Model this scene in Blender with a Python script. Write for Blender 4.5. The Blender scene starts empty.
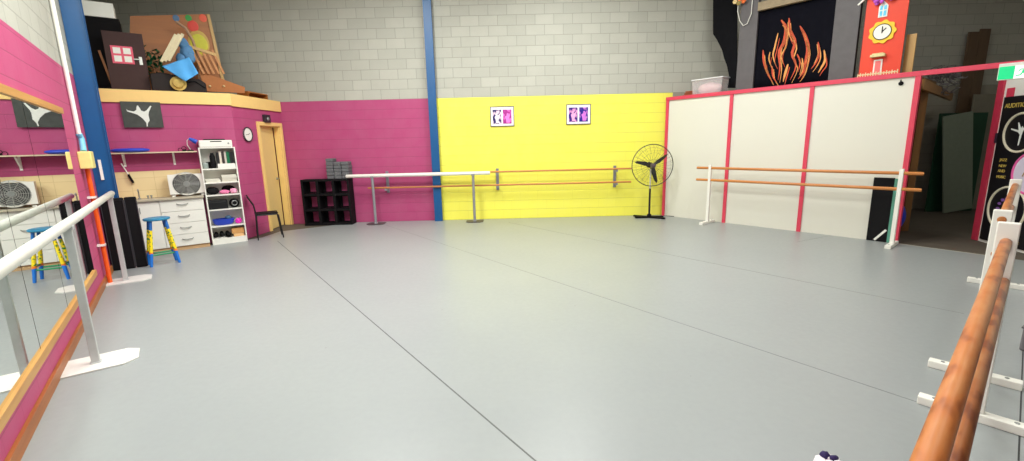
import bpy, bmesh, math, random
from mathutils import Vector, Matrix
random.seed(7)
S = bpy.context.scene
COL = S.collection
pi = math.pi

# ------------------------------------------------------------------ camera model
FOC, PITCH, ROLL, EYE = 447.0, .1918, -.0242, 1.6
cp, sp, cr, sr = math.cos(PITCH), math.sin(PITCH), math.cos(ROLL), math.sin(ROLL)
FW = Vector((0, cp, -sp)); _r = Vector((1, 0, 0)); _u = _r.cross(FW)
RT = _r * cr + _u * sr; UP = _u * cr - _r * sr
EYEP = Vector((0, 0, EYE))
def ray(x, y): return RT * ((x - 512) / FOC) - UP * ((y - 230.5) / FOC) + FW
def fl(x, y, z=0):
    d = ray(x, y); return EYEP + d * ((z - EYE) / d.z)

class Frame:
    """a wall's own axes: x to the right as seen from the room, y away from the room, z up"""
    def __init__(s, o, ang):
        s.o = Vector((o[0], o[1], 0)); s.a = ang
        s.x = Vector((math.cos(ang), math.sin(ang), 0)); s.y = Vector((-math.sin(ang), math.cos(ang), 0))
    def w(s, x, y, z=0): return s.o + s.x * x + s.y * y + Vector((0, 0, z))
    def lp(s, px, py, ly=0):
        d = ray(px, py); t = ((s.o - EYEP).dot(s.y) + ly) / d.dot(s.y)
        P = EYEP + d * t - s.o
        return P.dot(s.x), P.z
    def loc(s, P):
        q = Vector((P[0], P[1], 0)) - s.o; return q.dot(s.x), q.dot(s.y)
A0 = 2.209
VX = Vector((-math.cos(A0), -math.sin(A0), 0)); UX = Vector((-VX.y, VX.x, 0))
def uv(u, v): return UX * u + VX * v
K = Frame(uv(-.89, -9.4), math.atan2(UX.y, UX.x))
M = Frame(uv(-.89, 0), math.atan2(-VX.y, -VX.x))
B = Frame((0, 9.62), 0)
P = Frame((3.28, 9.54), -.8851)
CORN = K.w(1.82, 0)
D = Frame((CORN.x, CORN.y), math.atan2(9.62 - CORN.y, -4.76 - CORN.x))
DL = math.hypot(9.62 - CORN.y, -4.76 - CORN.x)
Q = Frame((7.04, 6.60), -1.803)
W = Frame((0, 0), 0)

# ------------------------------------------------------------------ materials
def s2l(c):
    return tuple((v / 12.92 if v <= .04045 else ((v + .055) / 1.055) ** 2.4) for v in [k / 255 for k in c])
def nodes(name):
    m = bpy.data.materials.new(name); m.use_nodes = True
    nt = m.node_tree; b = nt.nodes['Principled BSDF']
    return m, nt, b, nt.nodes, nt.links
def mixrgb(N, L, fac, a, b, blend='MIX'):
    n = N.new('ShaderNodeMix'); n.data_type = 'RGBA'; n.blend_type = blend
    for s, v in ((n.inputs[0], fac), (n.inputs[6], a), (n.inputs[7], b)):
        if hasattr(v, 'links') or hasattr(v, 'is_linked'): L.new(v, s)
        elif isinstance(v, (int, float)): s.default_value = v
        else: s.default_value = (*v, 1)
    return n.outputs[2]
def math_(N, L, op, a, b=0):
    n = N.new('ShaderNodeMath'); n.operation = op
    for s, v in ((n.inputs[0], a), (n.inputs[1], b)):
        if isinstance(v, (int, float)): s.default_value = v
        else: L.new(v, s)
    return n.outputs[0]
def coord(N, L, scale=(1, 1, 1)):
    t = N.new('ShaderNodeTexCoord'); mp = N.new('ShaderNodeMapping'); mp.inputs['Scale'].default_value = scale
    L.new(t.outputs['Object'], mp.inputs['Vector']); return mp.outputs[0]
def noise(N, L, vec, scale, detail=3, rough=.55):
    n = N.new('ShaderNodeTexNoise'); n.inputs['Scale'].default_value = scale
    n.inputs['Detail'].default_value = detail; n.inputs['Roughness'].default_value = rough
    L.new(vec, n.inputs['Vector']); return n.outputs[0]
def bump(N, L, b, h, strength=.3, dist=.01):
    n = N.new('ShaderNodeBump'); n.inputs['Strength'].default_value = strength; n.inputs['Distance'].default_value = dist
    L.new(h, n.inputs['Height']); L.new(n.outputs[0], b.inputs['Normal'])
_mc = {}
def mat(name, c, rough=.5, metal=0, vary=.12, scale=14, bumpy=.1, spec=.5, emit=0, alpha=1, trans=0):
    if name in _mc: return _mc[name]
    m, nt, b, N, L = nodes(name); lc = s2l(c)
    v = coord(N, L); n = noise(N, L, v, scale)
    hi = tuple(min(1, k * (1 + vary)) for k in lc); lo = tuple(k * (1 - vary) for k in lc)
    L.new(mixrgb(N, L, n, lo, hi), b.inputs['Base Color'])
    b.inputs['Roughness'].default_value = rough; b.inputs['Metallic'].default_value = metal
    b.inputs['Specular IOR Level'].default_value = spec
    if bumpy: bump(N, L, b, n, bumpy, .004)
    if emit:
        b.inputs['Emission Color'].default_value = (*lc, 1); b.inputs['Emission Strength'].default_value = emit
    if alpha < 1: b.inputs['Alpha'].default_value = alpha
    if trans: b.inputs['Transmission Weight'].default_value = trans
    _mc[name] = m; return m
def wood(name, c1, c2, axis='x', scale=1, rough=.45, ring=1.0):
    if name in _mc: return _mc[name]
    m, nt, b, N, L = nodes(name)
    sc = {'x': (.35, 6, 6), 'y': (6, .35, 6), 'z': (6, 6, .35)}[axis]
    v = coord(N, L, tuple(k * scale for k in sc))
    n1 = noise(N, L, v, 3, 5, .6); n2 = noise(N, L, v, 14, 2)
    r = N.new('ShaderNodeValToRGB'); L.new(n1, r.inputs[0])
    r.color_ramp.elements[0].position = .32; r.color_ramp.elements[1].position = .66
    r.color_ramp.elements[0].color = (*s2l(c1), 1); r.color_ramp.elements[1].color = (*s2l(c2), 1)
    L.new(mixrgb(N, L, n2, r.outputs[0], tuple(k * .8 for k in s2l(c2))), b.inputs['Base Color'])
    b.inputs['Roughness'].default_value = rough
    bump(N, L, b, n1, .15, .004); _mc[name] = m; return m
def block(name, zones, upper, paint_z=2.56, swap=True):
    """concrete block wall, painted up to paint_z; zones = [(x_from, colour)...]"""
    m, nt, b, N, L = nodes(name)
    t = N.new('ShaderNodeTexCoord'); sx = N.new('ShaderNodeSeparateXYZ'); L.new(t.outputs['Object'], sx.inputs[0])
    cx = N.new('ShaderNodeCombineXYZ'); L.new(sx.outputs[0], cx.inputs[0]); L.new(sx.outputs[2], cx.inputs[1])
    br = N.new('ShaderNodeTexBrick'); L.new(cx.outputs[0], br.inputs['Vector'])
    br.offset = .5; br.squash = 1
    br.inputs['Scale'].default_value = 1; br.inputs['Mortar Size'].default_value = .006
    br.inputs['Mortar Smooth'].default_value = .3; br.inputs['Bias'].default_value = 0
    br.inputs['Brick Width'].default_value = .377; br.inputs['Row Height'].default_value = .197
    u = s2l(upper)
    br.inputs['Color1'].default_value = (*[k * .90 for k in u], 1); br.inputs['Color2'].default_value = (*[min(1, k * 1.05) for k in u], 1)
    br.inputs['Mortar'].default_value = (*[k * .55 for k in u], 1)
    n = noise(N, L, t.outputs['Object'], 3.0, 5, .65); n2 = noise(N, L, t.outputs['Object'], 60, 3)
    up = mixrgb(N, L, math_(N, L, 'MULTIPLY', n, .45), br.outputs[0], tuple(k * .62 for k in u))
    up = mixrgb(N, L, math_(N, L, 'MULTIPLY', n2, .3), up, tuple(min(1, k * 1.25) for k in u))
    # painted zones
    col = None
    for x0, c in zones:
        lc = s2l(c)
        if col is None: col = lc
        else: col = mixrgb(N, L, math_(N, L, 'GREATER_THAN', sx.outputs[0], x0), col, lc)
    fac = br.outputs['Fac']
    # horizontal joints show through the paint, upright ones hardly
    zz = math_(N, L, 'DIVIDE', sx.outputs[2], .197); fr = math_(N, L, 'FRACT', zz)
    ds = math_(N, L, 'ABSOLUTE', math_(N, L, 'SUBTRACT', fr, .5))
    hl = math_(N, L, 'GREATER_THAN', ds, .476)
    jn = math_(N, L, 'ADD', math_(N, L, 'MULTIPLY', hl, .2), math_(N, L, 'MULTIPLY', fac, .05))
    pc = mixrgb(N, L, jn, col, (.0, .0, .0)) if col is not None else up
    if col is not None:
        pc = mixrgb(N, L, math_(N, L, 'MULTIPLY', n, .12), pc, (.6, .6, .6))
        up = mixrgb(N, L, math_(N, L, 'LESS_THAN', sx.outputs[2], paint_z), up, pc)
    L.new(up, b.inputs['Base Color']); b.inputs['Roughness'].default_value = .62
    b.inputs['Specular IOR Level'].default_value = .3
    h = math_(N, L, 'SUBTRACT', math_(N, L, 'MULTIPLY', n2, .25), fac)
    bump(N, L, b, h, .35, .006)
    return m
MAGENTA, YELLOW = (176, 56, 112), (247, 241, 84)
m_back = block('block_back', [(-20, MAGENTA), (-1.52, YELLOW), (3.4, (150, 144, 130))], (182, 181, 170))
m_left = block('block_left', [(-20, (190, 66, 118))], (188, 187, 177), 2.60)
m_pink = block('block_pink', [(-20, MAGENTA)], (190, 188, 176), 9)
m_grey = block('block_grey', [], (176, 174, 162))
# vinyl
def vinyl():
    m, nt, b, N, L = nodes('grey_vinyl'); v = coord(N, L)
    n = noise(N, L, v, .9, 4); n2 = noise(N, L, v, 22, 4)
    c = mixrgb(N, L, n, s2l((143, 147, 149)), s2l((154, 158, 157)))
    c = mixrgb(N, L, math_(N, L, 'MULTIPLY', n2, .16), c, s2l((116, 119, 120)))
    # scuffs
    vo = N.new('ShaderNodeTexVoronoi'); vo.inputs['Scale'].default_value = 2.2; L.new(v, vo.inputs['Vector'])
    sc = math_(N, L, 'LESS_THAN', vo.outputs['Distance'], .022)
    c = mixrgb(N, L, math_(N, L, 'MULTIPLY', sc, .35), c, s2l((110, 108, 104)))
    L.new(c, b.inputs['Base Color']); b.inputs['Specular IOR Level'].default_value = .42
    L.new(math_(N, L, 'ADD', math_(N, L, 'MULTIPLY', n2, .12), .30), b.inputs['Roughness'])
    bump(N, L, b, noise(N, L, v, 5, 2), .05, .01); return m
m_vinyl = vinyl()
m_conc = mat('storage_concrete', (92, 83, 72), .8, vary=.3, scale=4)
m_seam = mat('seam_grey', (122, 124, 124), .6)
m_tape = mat('edge_tape', (196, 190, 172), .6)
m_black = mat('black_matte', (13, 12, 15), .7, vary=.3, spec=.2)
m_blackgl = mat('black_gloss', (18, 18, 20), .3)
m_white = mat('white_paint', (236, 234, 226), .45, vary=.03)
m_cream = mat('cream_board', (220, 218, 206), .5, vary=.02, scale=1.5, bumpy=.03)
m_red = mat('red_batten', (216, 62, 88), .45, vary=.06)
m_blue = mat('blue_steel', (6, 82, 138), .4, vary=.12, scale=6)
m_grey_metal = mat('grey_metal', (158, 160, 158), .35, .55)
m_silver = mat('silver_rail', (214, 214, 206), .4, .15, vary=.12, scale=10)
m_plate = mat('white_plate', (224, 222, 218), .4, .1)
m_dkplate = mat('dark_plate', (84, 76, 78), .5, .3)
m_beige = mat('beige_ledge', (242, 204, 128), .5, vary=.05)
m_doorc = mat('cream_door', (232, 202, 132), .5, vary=.05)
m_honey = wood('honey_frame', (178, 118, 54), (216, 164, 94), 'x')
m_skirt = wood('orange_skirting', (140, 72, 30), (190, 116, 60), 'x')
def varnish():
    m, nt, b, N, L = nodes('varnished_rail')
    v = coord(N, L, (2.6, 9, 9)); w_ = noise(N, L, v, 2.2, 2, .5); v2 = coord(N, L, (1.2, 16, 16)); n2 = noise(N, L, v2, 5, 4, .6)
    r = N.new('ShaderNodeValToRGB'); L.new(w_, r.inputs[0]); e = r.color_ramp.elements
    e[0].position = .36; e[0].color = (*s2l((128, 62, 24)), 1); e[1].position = .62; e[1].color = (*s2l((198, 136, 82)), 1)
    q = e.new(.46); q.color = (*s2l((188, 112, 54)), 1)
    L.new(mixrgb(N, L, math_(N, L, 'MULTIPLY', n2, .6), r.outputs[0], s2l((160, 88, 44))), b.inputs['Base Color'])
    b.inputs['Roughness'].default_value = .45; bump(N, L, b, w_, .12, .003); return m
m_rail = varnish()
m_railfar = wood('oak_rail', (176, 104, 52), (214, 140, 74), 'x', .6, .35)
m_ply = wood('brown_ply', (150, 88, 34), (180, 108, 44), 'x', .5)
m_plyz = wood('timber_plank', (186, 142, 78), (214, 172, 104), 'z', .6)
m_dkwood = wood('dark_timber', (84, 64, 48), (112, 88, 66), 'z', .6)
m_tile = None
def tiles():
    m, nt, b, N, L = nodes('cream_tiles')
    t = N.new('ShaderNodeTexCoord'); sx = N.new('ShaderNodeSeparateXYZ'); L.new(t.outputs['Object'], sx.inputs[0])
    cx = N.new('ShaderNodeCombineXYZ'); L.new(sx.outputs[0], cx.inputs[0]); L.new(sx.outputs[2], cx.inputs[1])
    br = N.new('ShaderNodeTexBrick'); br.offset = 0; L.new(cx.outputs[0], br.inputs['Vector'])
    br.inputs['Scale'].default_value = 1; br.inputs['Mortar Size'].default_value = .004
    br.inputs['Brick Width'].default_value = .3; br.inputs['Row Height'].default_value = .2
    br.inputs['Color1'].default_value = (*s2l((240, 218, 168)), 1); br.inputs['Color2'].default_value = (*s2l((236, 212, 160)), 1)
    br.inputs['Mortar'].default_value = (*s2l((222, 198, 148)), 1)
    L.new(br.outputs[0], b.inputs['Base Color']); b.inputs['Roughness'].default_value = .25; return m
m_tile = tiles()
def mirror_mat():
    m, nt, b, N, L = nodes('mirror_glass'); v = coord(N, L)
    b.inputs['Metallic'].default_value = 1
    n = noise(N, L, v, 1.5, 2)
    L.new(mixrgb(N, L, n, (.80, .86, .82), (.84, .89, .85)), b.inputs['Base Color'])
    b.inputs['Roughness'].default_value = .012; return m
m_mirror = mirror_mat()

# ------------------------------------------------------------------ mesh builder
class MB:
    def __init__(s): s.b = bmesh.new()
    def _add(s, verts, faces):
        vs = [s.b.verts.new(v) for v in verts]
        for f in faces:
            try: s.b.faces.new([vs[i] for i in f])
            except ValueError: pass
        return vs
    def box(s, x0, x1, y0, y1, z0, z1, R=None, o=None):
        v = [Vector((x, y, z)) for z in (z0, z1) for x, y in ((x0, y0), (x1, y0), (x1, y1), (x0, y1))]
        if R is not None:
            o = Vector(o or ((x0 + x1) / 2, (y0 + y1) / 2, (z0 + z1) / 2)); v = [R @ (p - o) + o for p in v]
        s._add(v, [(3, 2, 1, 0), (4, 5, 6, 7), (0, 1, 5, 4), (1, 2, 6, 5), (2, 3, 7, 6), (3, 0, 4, 7)]); return s
    def bar(s, p, q, w, h, up=(0, 0, 1)):
        p, q = Vector(p), Vector(q); d = (q - p).normalized(); up = Vector(up)
        if abs(d.dot(up)) > .98: up = Vector((0, 1, 0))
        a = d.cross(up).normalized() * w / 2; c = a.cross(d).normalized() * h / 2
        v = [e + i * a + j * c for e in (p, q) for i, j in ((-1, -1), (1, -1), (1, 1), (-1, 1))]
        s._add(v, [(3, 2, 1, 0), (4, 5, 6, 7), (0, 1, 5, 4), (1, 2, 6, 5), (2, 3, 7, 6), (3, 0, 4, 7)]); return s
    def tube(s, pts, r, n=12, closed=False, caps=True):
        pts = [Vector(p) for p in pts]; k = len(pts); rings = []
        rr = r if isinstance(r, (list, tuple)) else [r] * k
        ref = Vector((0, 0, 1)); prev = None
        for i, p in enumerate(pts):
            if closed: d = pts[(i + 1) % k] - pts[i - 1]
            else: d = pts[min(i + 1, k - 1)] - pts[max(i - 1, 0)]
            d.normalize()
            if prev is None:
                a = d.cross(ref if abs(d.z) < .95 else Vector((0, 1, 0))).normalized()
            else: a = (prev - d * prev.dot(d)).normalized()
            prev = a; c = d.cross(a)
            rings.append([s.b.verts.new(p + (a * math.cos(t) + c * math.sin(t)) * rr[i]) for t in [2 * pi * j / n for j in range(n)]])
        for i in range(k if closed else k - 1):
            A_, B_ = rings[i], rings[(i + 1) % k]
            for j in range(n): s.b.faces.new((A_[j], A_[(j + 1) % n], B_[(j + 1) % n], B_[j]))
        if caps and not closed:
            s.b.faces.new(rings[0][::-1]); s.b.faces.new(rings[-1])
        return s
    def ring(s, c, R_, r, axis='y', n=32, m=8):
        c = Vector(c); pts = []
        for i in range(n):
            t = 2 * pi * i / n; a, b_ = R_ * math.cos(t), R_ * math.sin(t)
            pts.append(c + Vector({'x': (0, a, b_), 'y': (a, 0, b_), 'z': (a, b_, 0)}[axis]))
        return s.tube(pts, r, m, closed=True)
    def lathe(s, prof, c=(0, 0, 0), n=24, axis='z'):
        c = Vector(c); rings = []
        for r, h in prof:
            ring = []
            for j in range(n):
                t = 2 * pi * j / n; a, b_ = max(r, 1e-4) * math.cos(t), max(r, 1e-4) * math.sin(t)
                ring.append(s.b.verts.new(c + Vector({'z': (a, b_, h), 'y': (a, h, b_), 'x': (h, a, b_)}[axis])))
            rings.append(ring)
        for A_, B_ in zip(rings, rings[1:]):
            for j in range(n): s.b.faces.new((A_[j], A_[(j + 1) % n], B_[(j + 1) % n], B_[j]))
        s.b.faces.new(rings[0][::-1]); s.b.faces.new(rings[-1]); return s
    def prism(s, pts, y0, y1, plane='xz'):
        f = (lambda a, b_, c: Vector((a, c, b_))) if plane == 'xz' else (lambda a, b_, c: Vector((a, b_, c)))
        k = len(pts)
        a = [s.b.verts.new(f(x, z, y0)) for x, z in pts]; b_ = [s.b.verts.new(f(x, z, y1)) for x, z in pts]
        s.b.faces.new(a); s.b.faces.new(b_[::-1])
        for i in range(k): s.b.faces.new((a[i], b_[i], b_[(i + 1) % k], a[(i + 1) % k]))
        return s
    def ball(s, c, r, sc=(1, 1, 1), n=16, rough=0, R=None):
        m = Matrix.Translation(Vector(c)) @ (R.to_4x4() if R is not None else Matrix()) @ Matrix.Diagonal((r * sc[0], r * sc[1], r * sc[2], 1))
        q = bmesh.ops.create_uvsphere(s.b, u_segments=n, v_segments=max(6, n // 2), radius=1, matrix=m)
        if rough:
            for v in q['verts']: v.co += (v.co - Vector(c)) * random.uniform(-rough, rough)
        return s
    def grid(s, f, nu, nv, thick=.004):
        g = [[s.b.verts.new(f(i / nu, j / nv)) for j in range(nv + 1)] for i in range(nu + 1)]
        for i in range(nu):
            for j in range(nv): s.b.faces.new((g[i][j], g[i + 1][j], g[i + 1][j + 1], g[i][j + 1]))
        s.solid = thick; return s
def link(name, mb, m, parent=None, bev=0, smooth=False, sub=0):
    bmesh.ops.recalc_face_normals(mb.b, faces=mb.b.faces[:])
    me = bpy.data.meshes.new(name); mb.b.to_mesh(me); mb.b.free()
    me.materials.append(m); o = bpy.data.objects.new(name, me); COL.objects.link(o)
    if parent: o.parent = parent
    if smooth:
        for p in me.polygons: p.use_smooth = True
        md = o.modifiers.new('e', 'EDGE_SPLIT'); md.split_angle = math.radians(42)
    if getattr(mb, 'solid', 0):
        md = o.modifiers.new('s', 'SOLIDIFY'); md.thickness = mb.solid
    if bev:
        md = o.modifiers.new('b', 'BEVEL'); md.width = bev; md.segments = 2; md.limit_method = 'ANGLE'
    if sub:
        md = o.modifiers.new('u', 'SUBSURF'); md.levels = md.render_levels = sub
    return o
def place(o, fr, p, rot=0):
    o.location = fr.w(*p); o.rotation_euler = (0, 0, fr.a + rot); return o
def tag(o, label, cat, group=None):
    o['label'] = label; o['category'] = cat
    if group: o['group'] = group
    return o
def thing(name, label, cat, fr, p, rot=0, group=None):
    o = bpy.data.objects.new(name, None); COL.objects.link(o); o.empty_display_size = .1
    place(o, fr, p, rot); return tag(o, label, cat, group)
def solo(name, label, cat, fr, p, mb, m, rot=0, group=None, **k):
    return tag(place(link(name, mb, m, None, **k), fr, p, rot), label, cat, group)
def struct(name, mb, m, fr=W, p=(0, 0, 0), **k):
    o = place(link(name, mb, m, **k), fr, p); o['kind'] = 'structure'; return o
def copy_tree(o, parent=None):
    c = o.copy(); COL.objects.link(c)
    if parent: c.parent = parent
    for ch in list(o.children): copy_tree(ch, c)
    return c
_font = []
def text(body, size, m, parent, loc, thick=.002, align='CENTER', name='lettering'):
    cu = bpy.data.curves.new(name, 'FONT'); cu.body = body; cu.size = size; cu.extrude = thick; cu.align_x = align; cu.align_y = 'CENTER'
    t = bpy.data.objects.new(name, cu); COL.objects.link(t)
    bpy.context.view_layer.update()
    me = bpy.data.meshes.new_from_object(t.evaluated_get(bpy.context.evaluated_depsgraph_get()))
    me.transform(Matrix.Rotation(pi / 2, 4, 'X') )
    bpy.data.objects.remove(t); o = bpy.data.objects.new(name, me); COL.objects.link(o)
    me.materials.clear(); me.materials.append(m); o.parent = parent; o.location = loc; return o

# ------------------------------------------------------------------ the room
TOP = 5.8
p1 = M.w(-4.3, 0); p2 = M.w(12.64, 0)
struct('wall_left', MB().box(-4.5, 12.8, 0, .2, -.1, TOP), m_left, M)
struct('wall_back', MB().box(-8.4, 11.7, 0, .2, -.1, TOP), m_back, B)
struct('wall_right', MB().box(-7, 7, 0, .2, -.1, TOP), m_grey, Frame((11.5, 2.8), -pi / 2))
struct('wall_rear', MB().box(-6, 6, 0, .2, -.1, TOP), m_grey, Frame((6.6, -4), pi))
mb = MB(); mb.prism([(-9.5, -5), (12, -5), (12, 10), (-9.5, 10)], TOP, TOP + .15, 'xy')
struct('ceiling', mb, mat('ceiling_sheet', (196, 196, 190), .6))
mb = MB(); mb.prism([(-9.5, -5), (12, -5), (12, 10), (-9.5, 10)], -.12, -.006, 'xy')
struct('floor', mb, m_conc)
# kitchen wall, door wall and the deck above them
struct('wall_kitchen', MB().box(-.0, 1.82, 0, .12, -.0, 2.4), m_pink, K)
dl0, dl1, dh = D.loc(fl(269, 233))[0] + .0, 0, 2.07
dx0, dx1 = D.lp(259, 130, -.0)[0], min(D.lp(279.5, 130, -.0)[0], DL - .08); print('door', D.lp(259, 130)[0], D.lp(279.5, 130)[0], DL)
dz = 2.06
struct('wall_door', MB().box(0, dx0, 0, .12, 0, 2.4).box(dx1, DL, 0, .12, 0, 2.4).box(dx0, dx1, 0, .12, dz, 2.4), m_pink, D)
struct('trim_1', MB().box(-.0, 1.83, -.03, .0, 2.375, 2.57).box(-.0, 1.86, 0, .12, 2.4, 2.57), m_beige, K)
struct('trim_2', MB().box(-.01, DL - .01, -.03, 0, 2.36, 2.57).box(-.01, DL - .01, 0, .12, 2.4, 2.57), m_beige, D)
kc = [K.w(0.02, .12), K.w(1.80, .12), D.w(DL - .0, .12), (-8.0, 9.6)]
mb = MB(); mb.prism([(q[0], q[1]) for q in kc], 2.44, 2.56, 'xy')
struct('floor_mezzanine', mb, mat('mezzanine_board', (120, 96, 66), .7))
# vinyl floor
vp = [M.w(-3.4, -.002), M.w(9.15, -.002), K.w(1.6, -.2), fl(262, 237.5), fl(280, 231.5), Vector((-3.35, 9.615, 0)), Vector((3.2, 9.615, 0)), P.w(.02, .01), P.w(3.9, .0), fl(992, 256), P.w(6.6, -.35), (9.6, 1.5), (9.6, -3.4)]
vp = [(q[0], q[1]) for q in vp]
mb = MB(); mb.prism(vp, -.005, 0, 'xy'); struct('floor_vinyl', mb, m_vinyl)
def strip(a, b, w, m, name, z=.0012):
    a, b = Vector((a[0], a[1], 0)), Vector((b[0], b[1], 0)); d = (b - a).normalized(); n = Vector((-d.y, d.x, 0)) * w / 2
    q = MB(); q.prism([((a + n).x, (a + n).y), ((b + n).x, (b + n).y), ((b - n).x, (b - n).y), ((a - n).x, (a - n).y)], .0002, z, 'xy'); struct(name, q, m)
def ext(a, b, t): return a + (b - a) * t
strip(fl(277.4, 241), ext(fl(277.4, 241), fl(535, 460.5), 1.3), .009, mat('seam_mid', (92, 93, 93), .7), 'trim_3')
strip(fl(376.7, 222), ext(fl(376.7, 222), fl(926, 405), 1.25), .007, m_seam, 'trim_5')
strip(fl(509, 222.5), fl(964, 313.7), .006, m_seam, 'trim_6')
strip(fl(797, 242), fl(835, 234.6), .006, m_seam, 'trim_7')
strip(fl(1024, 326), fl(1018.5, 461), .007, mat('seam_dark', (50, 50, 52), .7), 'trim_8')
strip(P.w(3.95, -.02), fl(992, 256), .02, m_tape, 'trim_9')

# ------------------------------------------------------------------ mirror wall (frame M)
mz0, mz1 = .26, 2.08; mx1 = M.lp(59.5, 111)[0]; mx0 = .2
struct('baseboard_left', MB().box(-3.3, 8.33, -.022, 0, 0, .085), m_skirt, M)
t = thing('wall_mirror', 'long wall mirror in a honey wood frame on the pink left wall', 'mirror', M, (0, 0, mz0))
H_ = mz1 - mz0
link('frame_rail', MB().box(mx0, mx1, -.03, -.002, 0, .06), m_honey, t)
link('frame_rail', MB().box(mx0, mx1, -.03, -.002, H_ - .06, H_), m_honey, t)
seams = [mx0, 1.1, 2.0, M.lp(30, 316)[0], M.lp(30, 316)[0] + 1.0, mx1]
for a, b in zip(seams, seams[1:]):
    link('mirror_pane', MB().box(a + .004, b - .006, -.012, -.002, .061, H_ - .061), m_mirror, t)
# steel column
kx1 = K.lp(98.8, 100, -1.21)[0]; kyc = 1.05
struct('trim_10', MB().box(.004, kx1, 0, .012, 0, TOP).box(.004, kx1, .19, .2, 0, TOP).box(kx1 / 2 - .01, kx1 / 2 + .01, .012, .19, 0, TOP).box(kx1 - .008, kx1, -.012, 0, 0, TOP), m_blue, Frame(K.w(0, -1.19), K.a))
print('column width', kx1)
# conduit on the wall beside the column
def mp(px, py, ly=-.03): x, z = M.lp(px, py, ly); return Vector((x, ly, z))
t = thing('electrical_conduit', 'conduit run beside the blue column, white above and orange below a cream junction box', 'conduit', M, (0, 0, 0))
a, b = mp(52.7, 0), mp(79, 134); a = b + (a - b) * 1.0; top = Vector(((a.x + b.x) / 2, -.03, TOP))
jx = M.lp(98, 222, -.05)[0]; jz = M.lp(86, 160, -.06)[1]
wx = b.x
link('white_pipe', MB().tube([(wx, -.03, 4.6), (wx, -.03, b.z)], .022), m_white, t, smooth=True)['label'] = 'white upper pipe'
link('blue_sleeve', MB().tube([(wx, -.03, b.z), (wx + .03, -.04, b.z - .06), (jx, -.05, jz + .1)], .03), mat('pale_blue', (120, 190, 220), .5), t, smooth=True)['label'] = 'pale blue sleeve'
link('junction_box', MB().box(jx - .12, jx + .12, -.12, -.002, jz - .1, jz + .1), mat('cream_plastic', (236, 222, 140), .45), t, bev=.01)
link('orange_pipe', MB().tube([(jx, -.05, jz - .1), (jx, -.05, .0)], .024), mat('orange_pvc', (236, 92, 24), .4), t, smooth=True)['label'] = 'bright orange lower pipe'
for py in (196, 255):
    z = M.lp(95, py, -.05)[1]
    link('pipe_clip', MB().box(jx - .045, jx + .045, -.08, -.002, z - .012, z + .012), m_white, t)
solo('wiring_duct', 'short white strip stuck upright on the face of the blue column', 'strip', Frame(K.w(0, -1.19), K.a), (0, 0, 0),
     MB().box(kx1 - .13, kx1 - .10, -.022, -.001, 1.25, 1.52), m_white)

# ------------------------------------------------------------------ black mats behind the left barre
fa = K.loc(fl(122, 268.5)); fb = K.loc(fl(147, 264.5))
MAT_S = mat('mat_seam', (52, 50, 56), .6)
for nm, x0, x1, yy, lab, rot in (('gym_mat', .02, .262, -1.31, 'tall black padded panel standing against the blue column, nearer the orange pipe', 0),
                            ('gym_mat', .268, K.lp(148, 264, -1.30)[0], -1.30, 'tall black padded panel standing at the right of the blue column, beside the kitchen units', .0)):
    t = thing('padded_panel', lab, 'padded panel', K, (x0, yy, 0), rot, 'black padded panels by the column')
    w = x1 - x0
    link('pad', MB().box(0, w, 0, .08, .004, 1.0), m_black, t, bev=.015)
    link('edge_piping', MB().tube([(.004, -.004, .03), (.004, -.004, .97), (w - .004, -.004, .97), (w - .004, -.004, .03)], .006, 6), MAT_S, t)

# ------------------------------------------------------------------ left barre
def plate_barre(label, fr, x0, x1, posts, y, z, r, plate, m_r, m_p, m_pl, pw=.045, grp=None, square=False):
    t = thing('portable_barre', label, 'ballet barre', fr, (0, y, 0), 0, grp)
    link('rail', MB().tube([(x0, 0, z), (x0 + .01, 0, z), (x1 - .01, 0, z), (x1, 0, z)], [r * .8, r, r, r * .8], 20), m_r, t, smooth=True)
    for x in posts:
        if square: link('post', MB().box(x - .02, x + .02, -pw / 2, pw / 2, .012, z - r * .6).box(x - .03, x + .03, -pw * .7, pw * .7, .012, .02), m_p, t, bev=.004)
        else: link('post', MB().tube([(x, 0, .012), (x, 0, z - r * .6)], pw / 2, 16).lathe([(pw * .75, .012), (pw * .75, .03), (pw * .5, .04)], (x, 0, 0), 16), m_p, t, smooth=True)
        link('saddle', MB().box(x - .035, x + .035, -r * 1.05, r * 1.05, z - r - .01, z - r * .3), m_p, t, bev=.005)
        a, b, c = plate
        link('base_plate', MB().prism([(x - a, b), (x + a, b), (x + a, -c + .08), (x + a - .07, -c), (x - a + .07, -c), (x - a, -c + .08)], .001, .012, 'xy'), m_pl, t)
    return t
pv = M.loc(fl(103, 362)); pv2 = M.loc(fl(131, 280)); print('left posts', pv, pv2)
yb = -.20
plate_barre('silver painted pipe barre running along the mirror wall', M, 1.0, 7.62, [pv[0], pv2[0], pv[0] - 2.85], yb, 1.10, .034,
            (.17, .19, .26), m_silver, mat('post_silver', (190, 192, 192), .4, .2), m_plate, .05, None, True)

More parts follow.
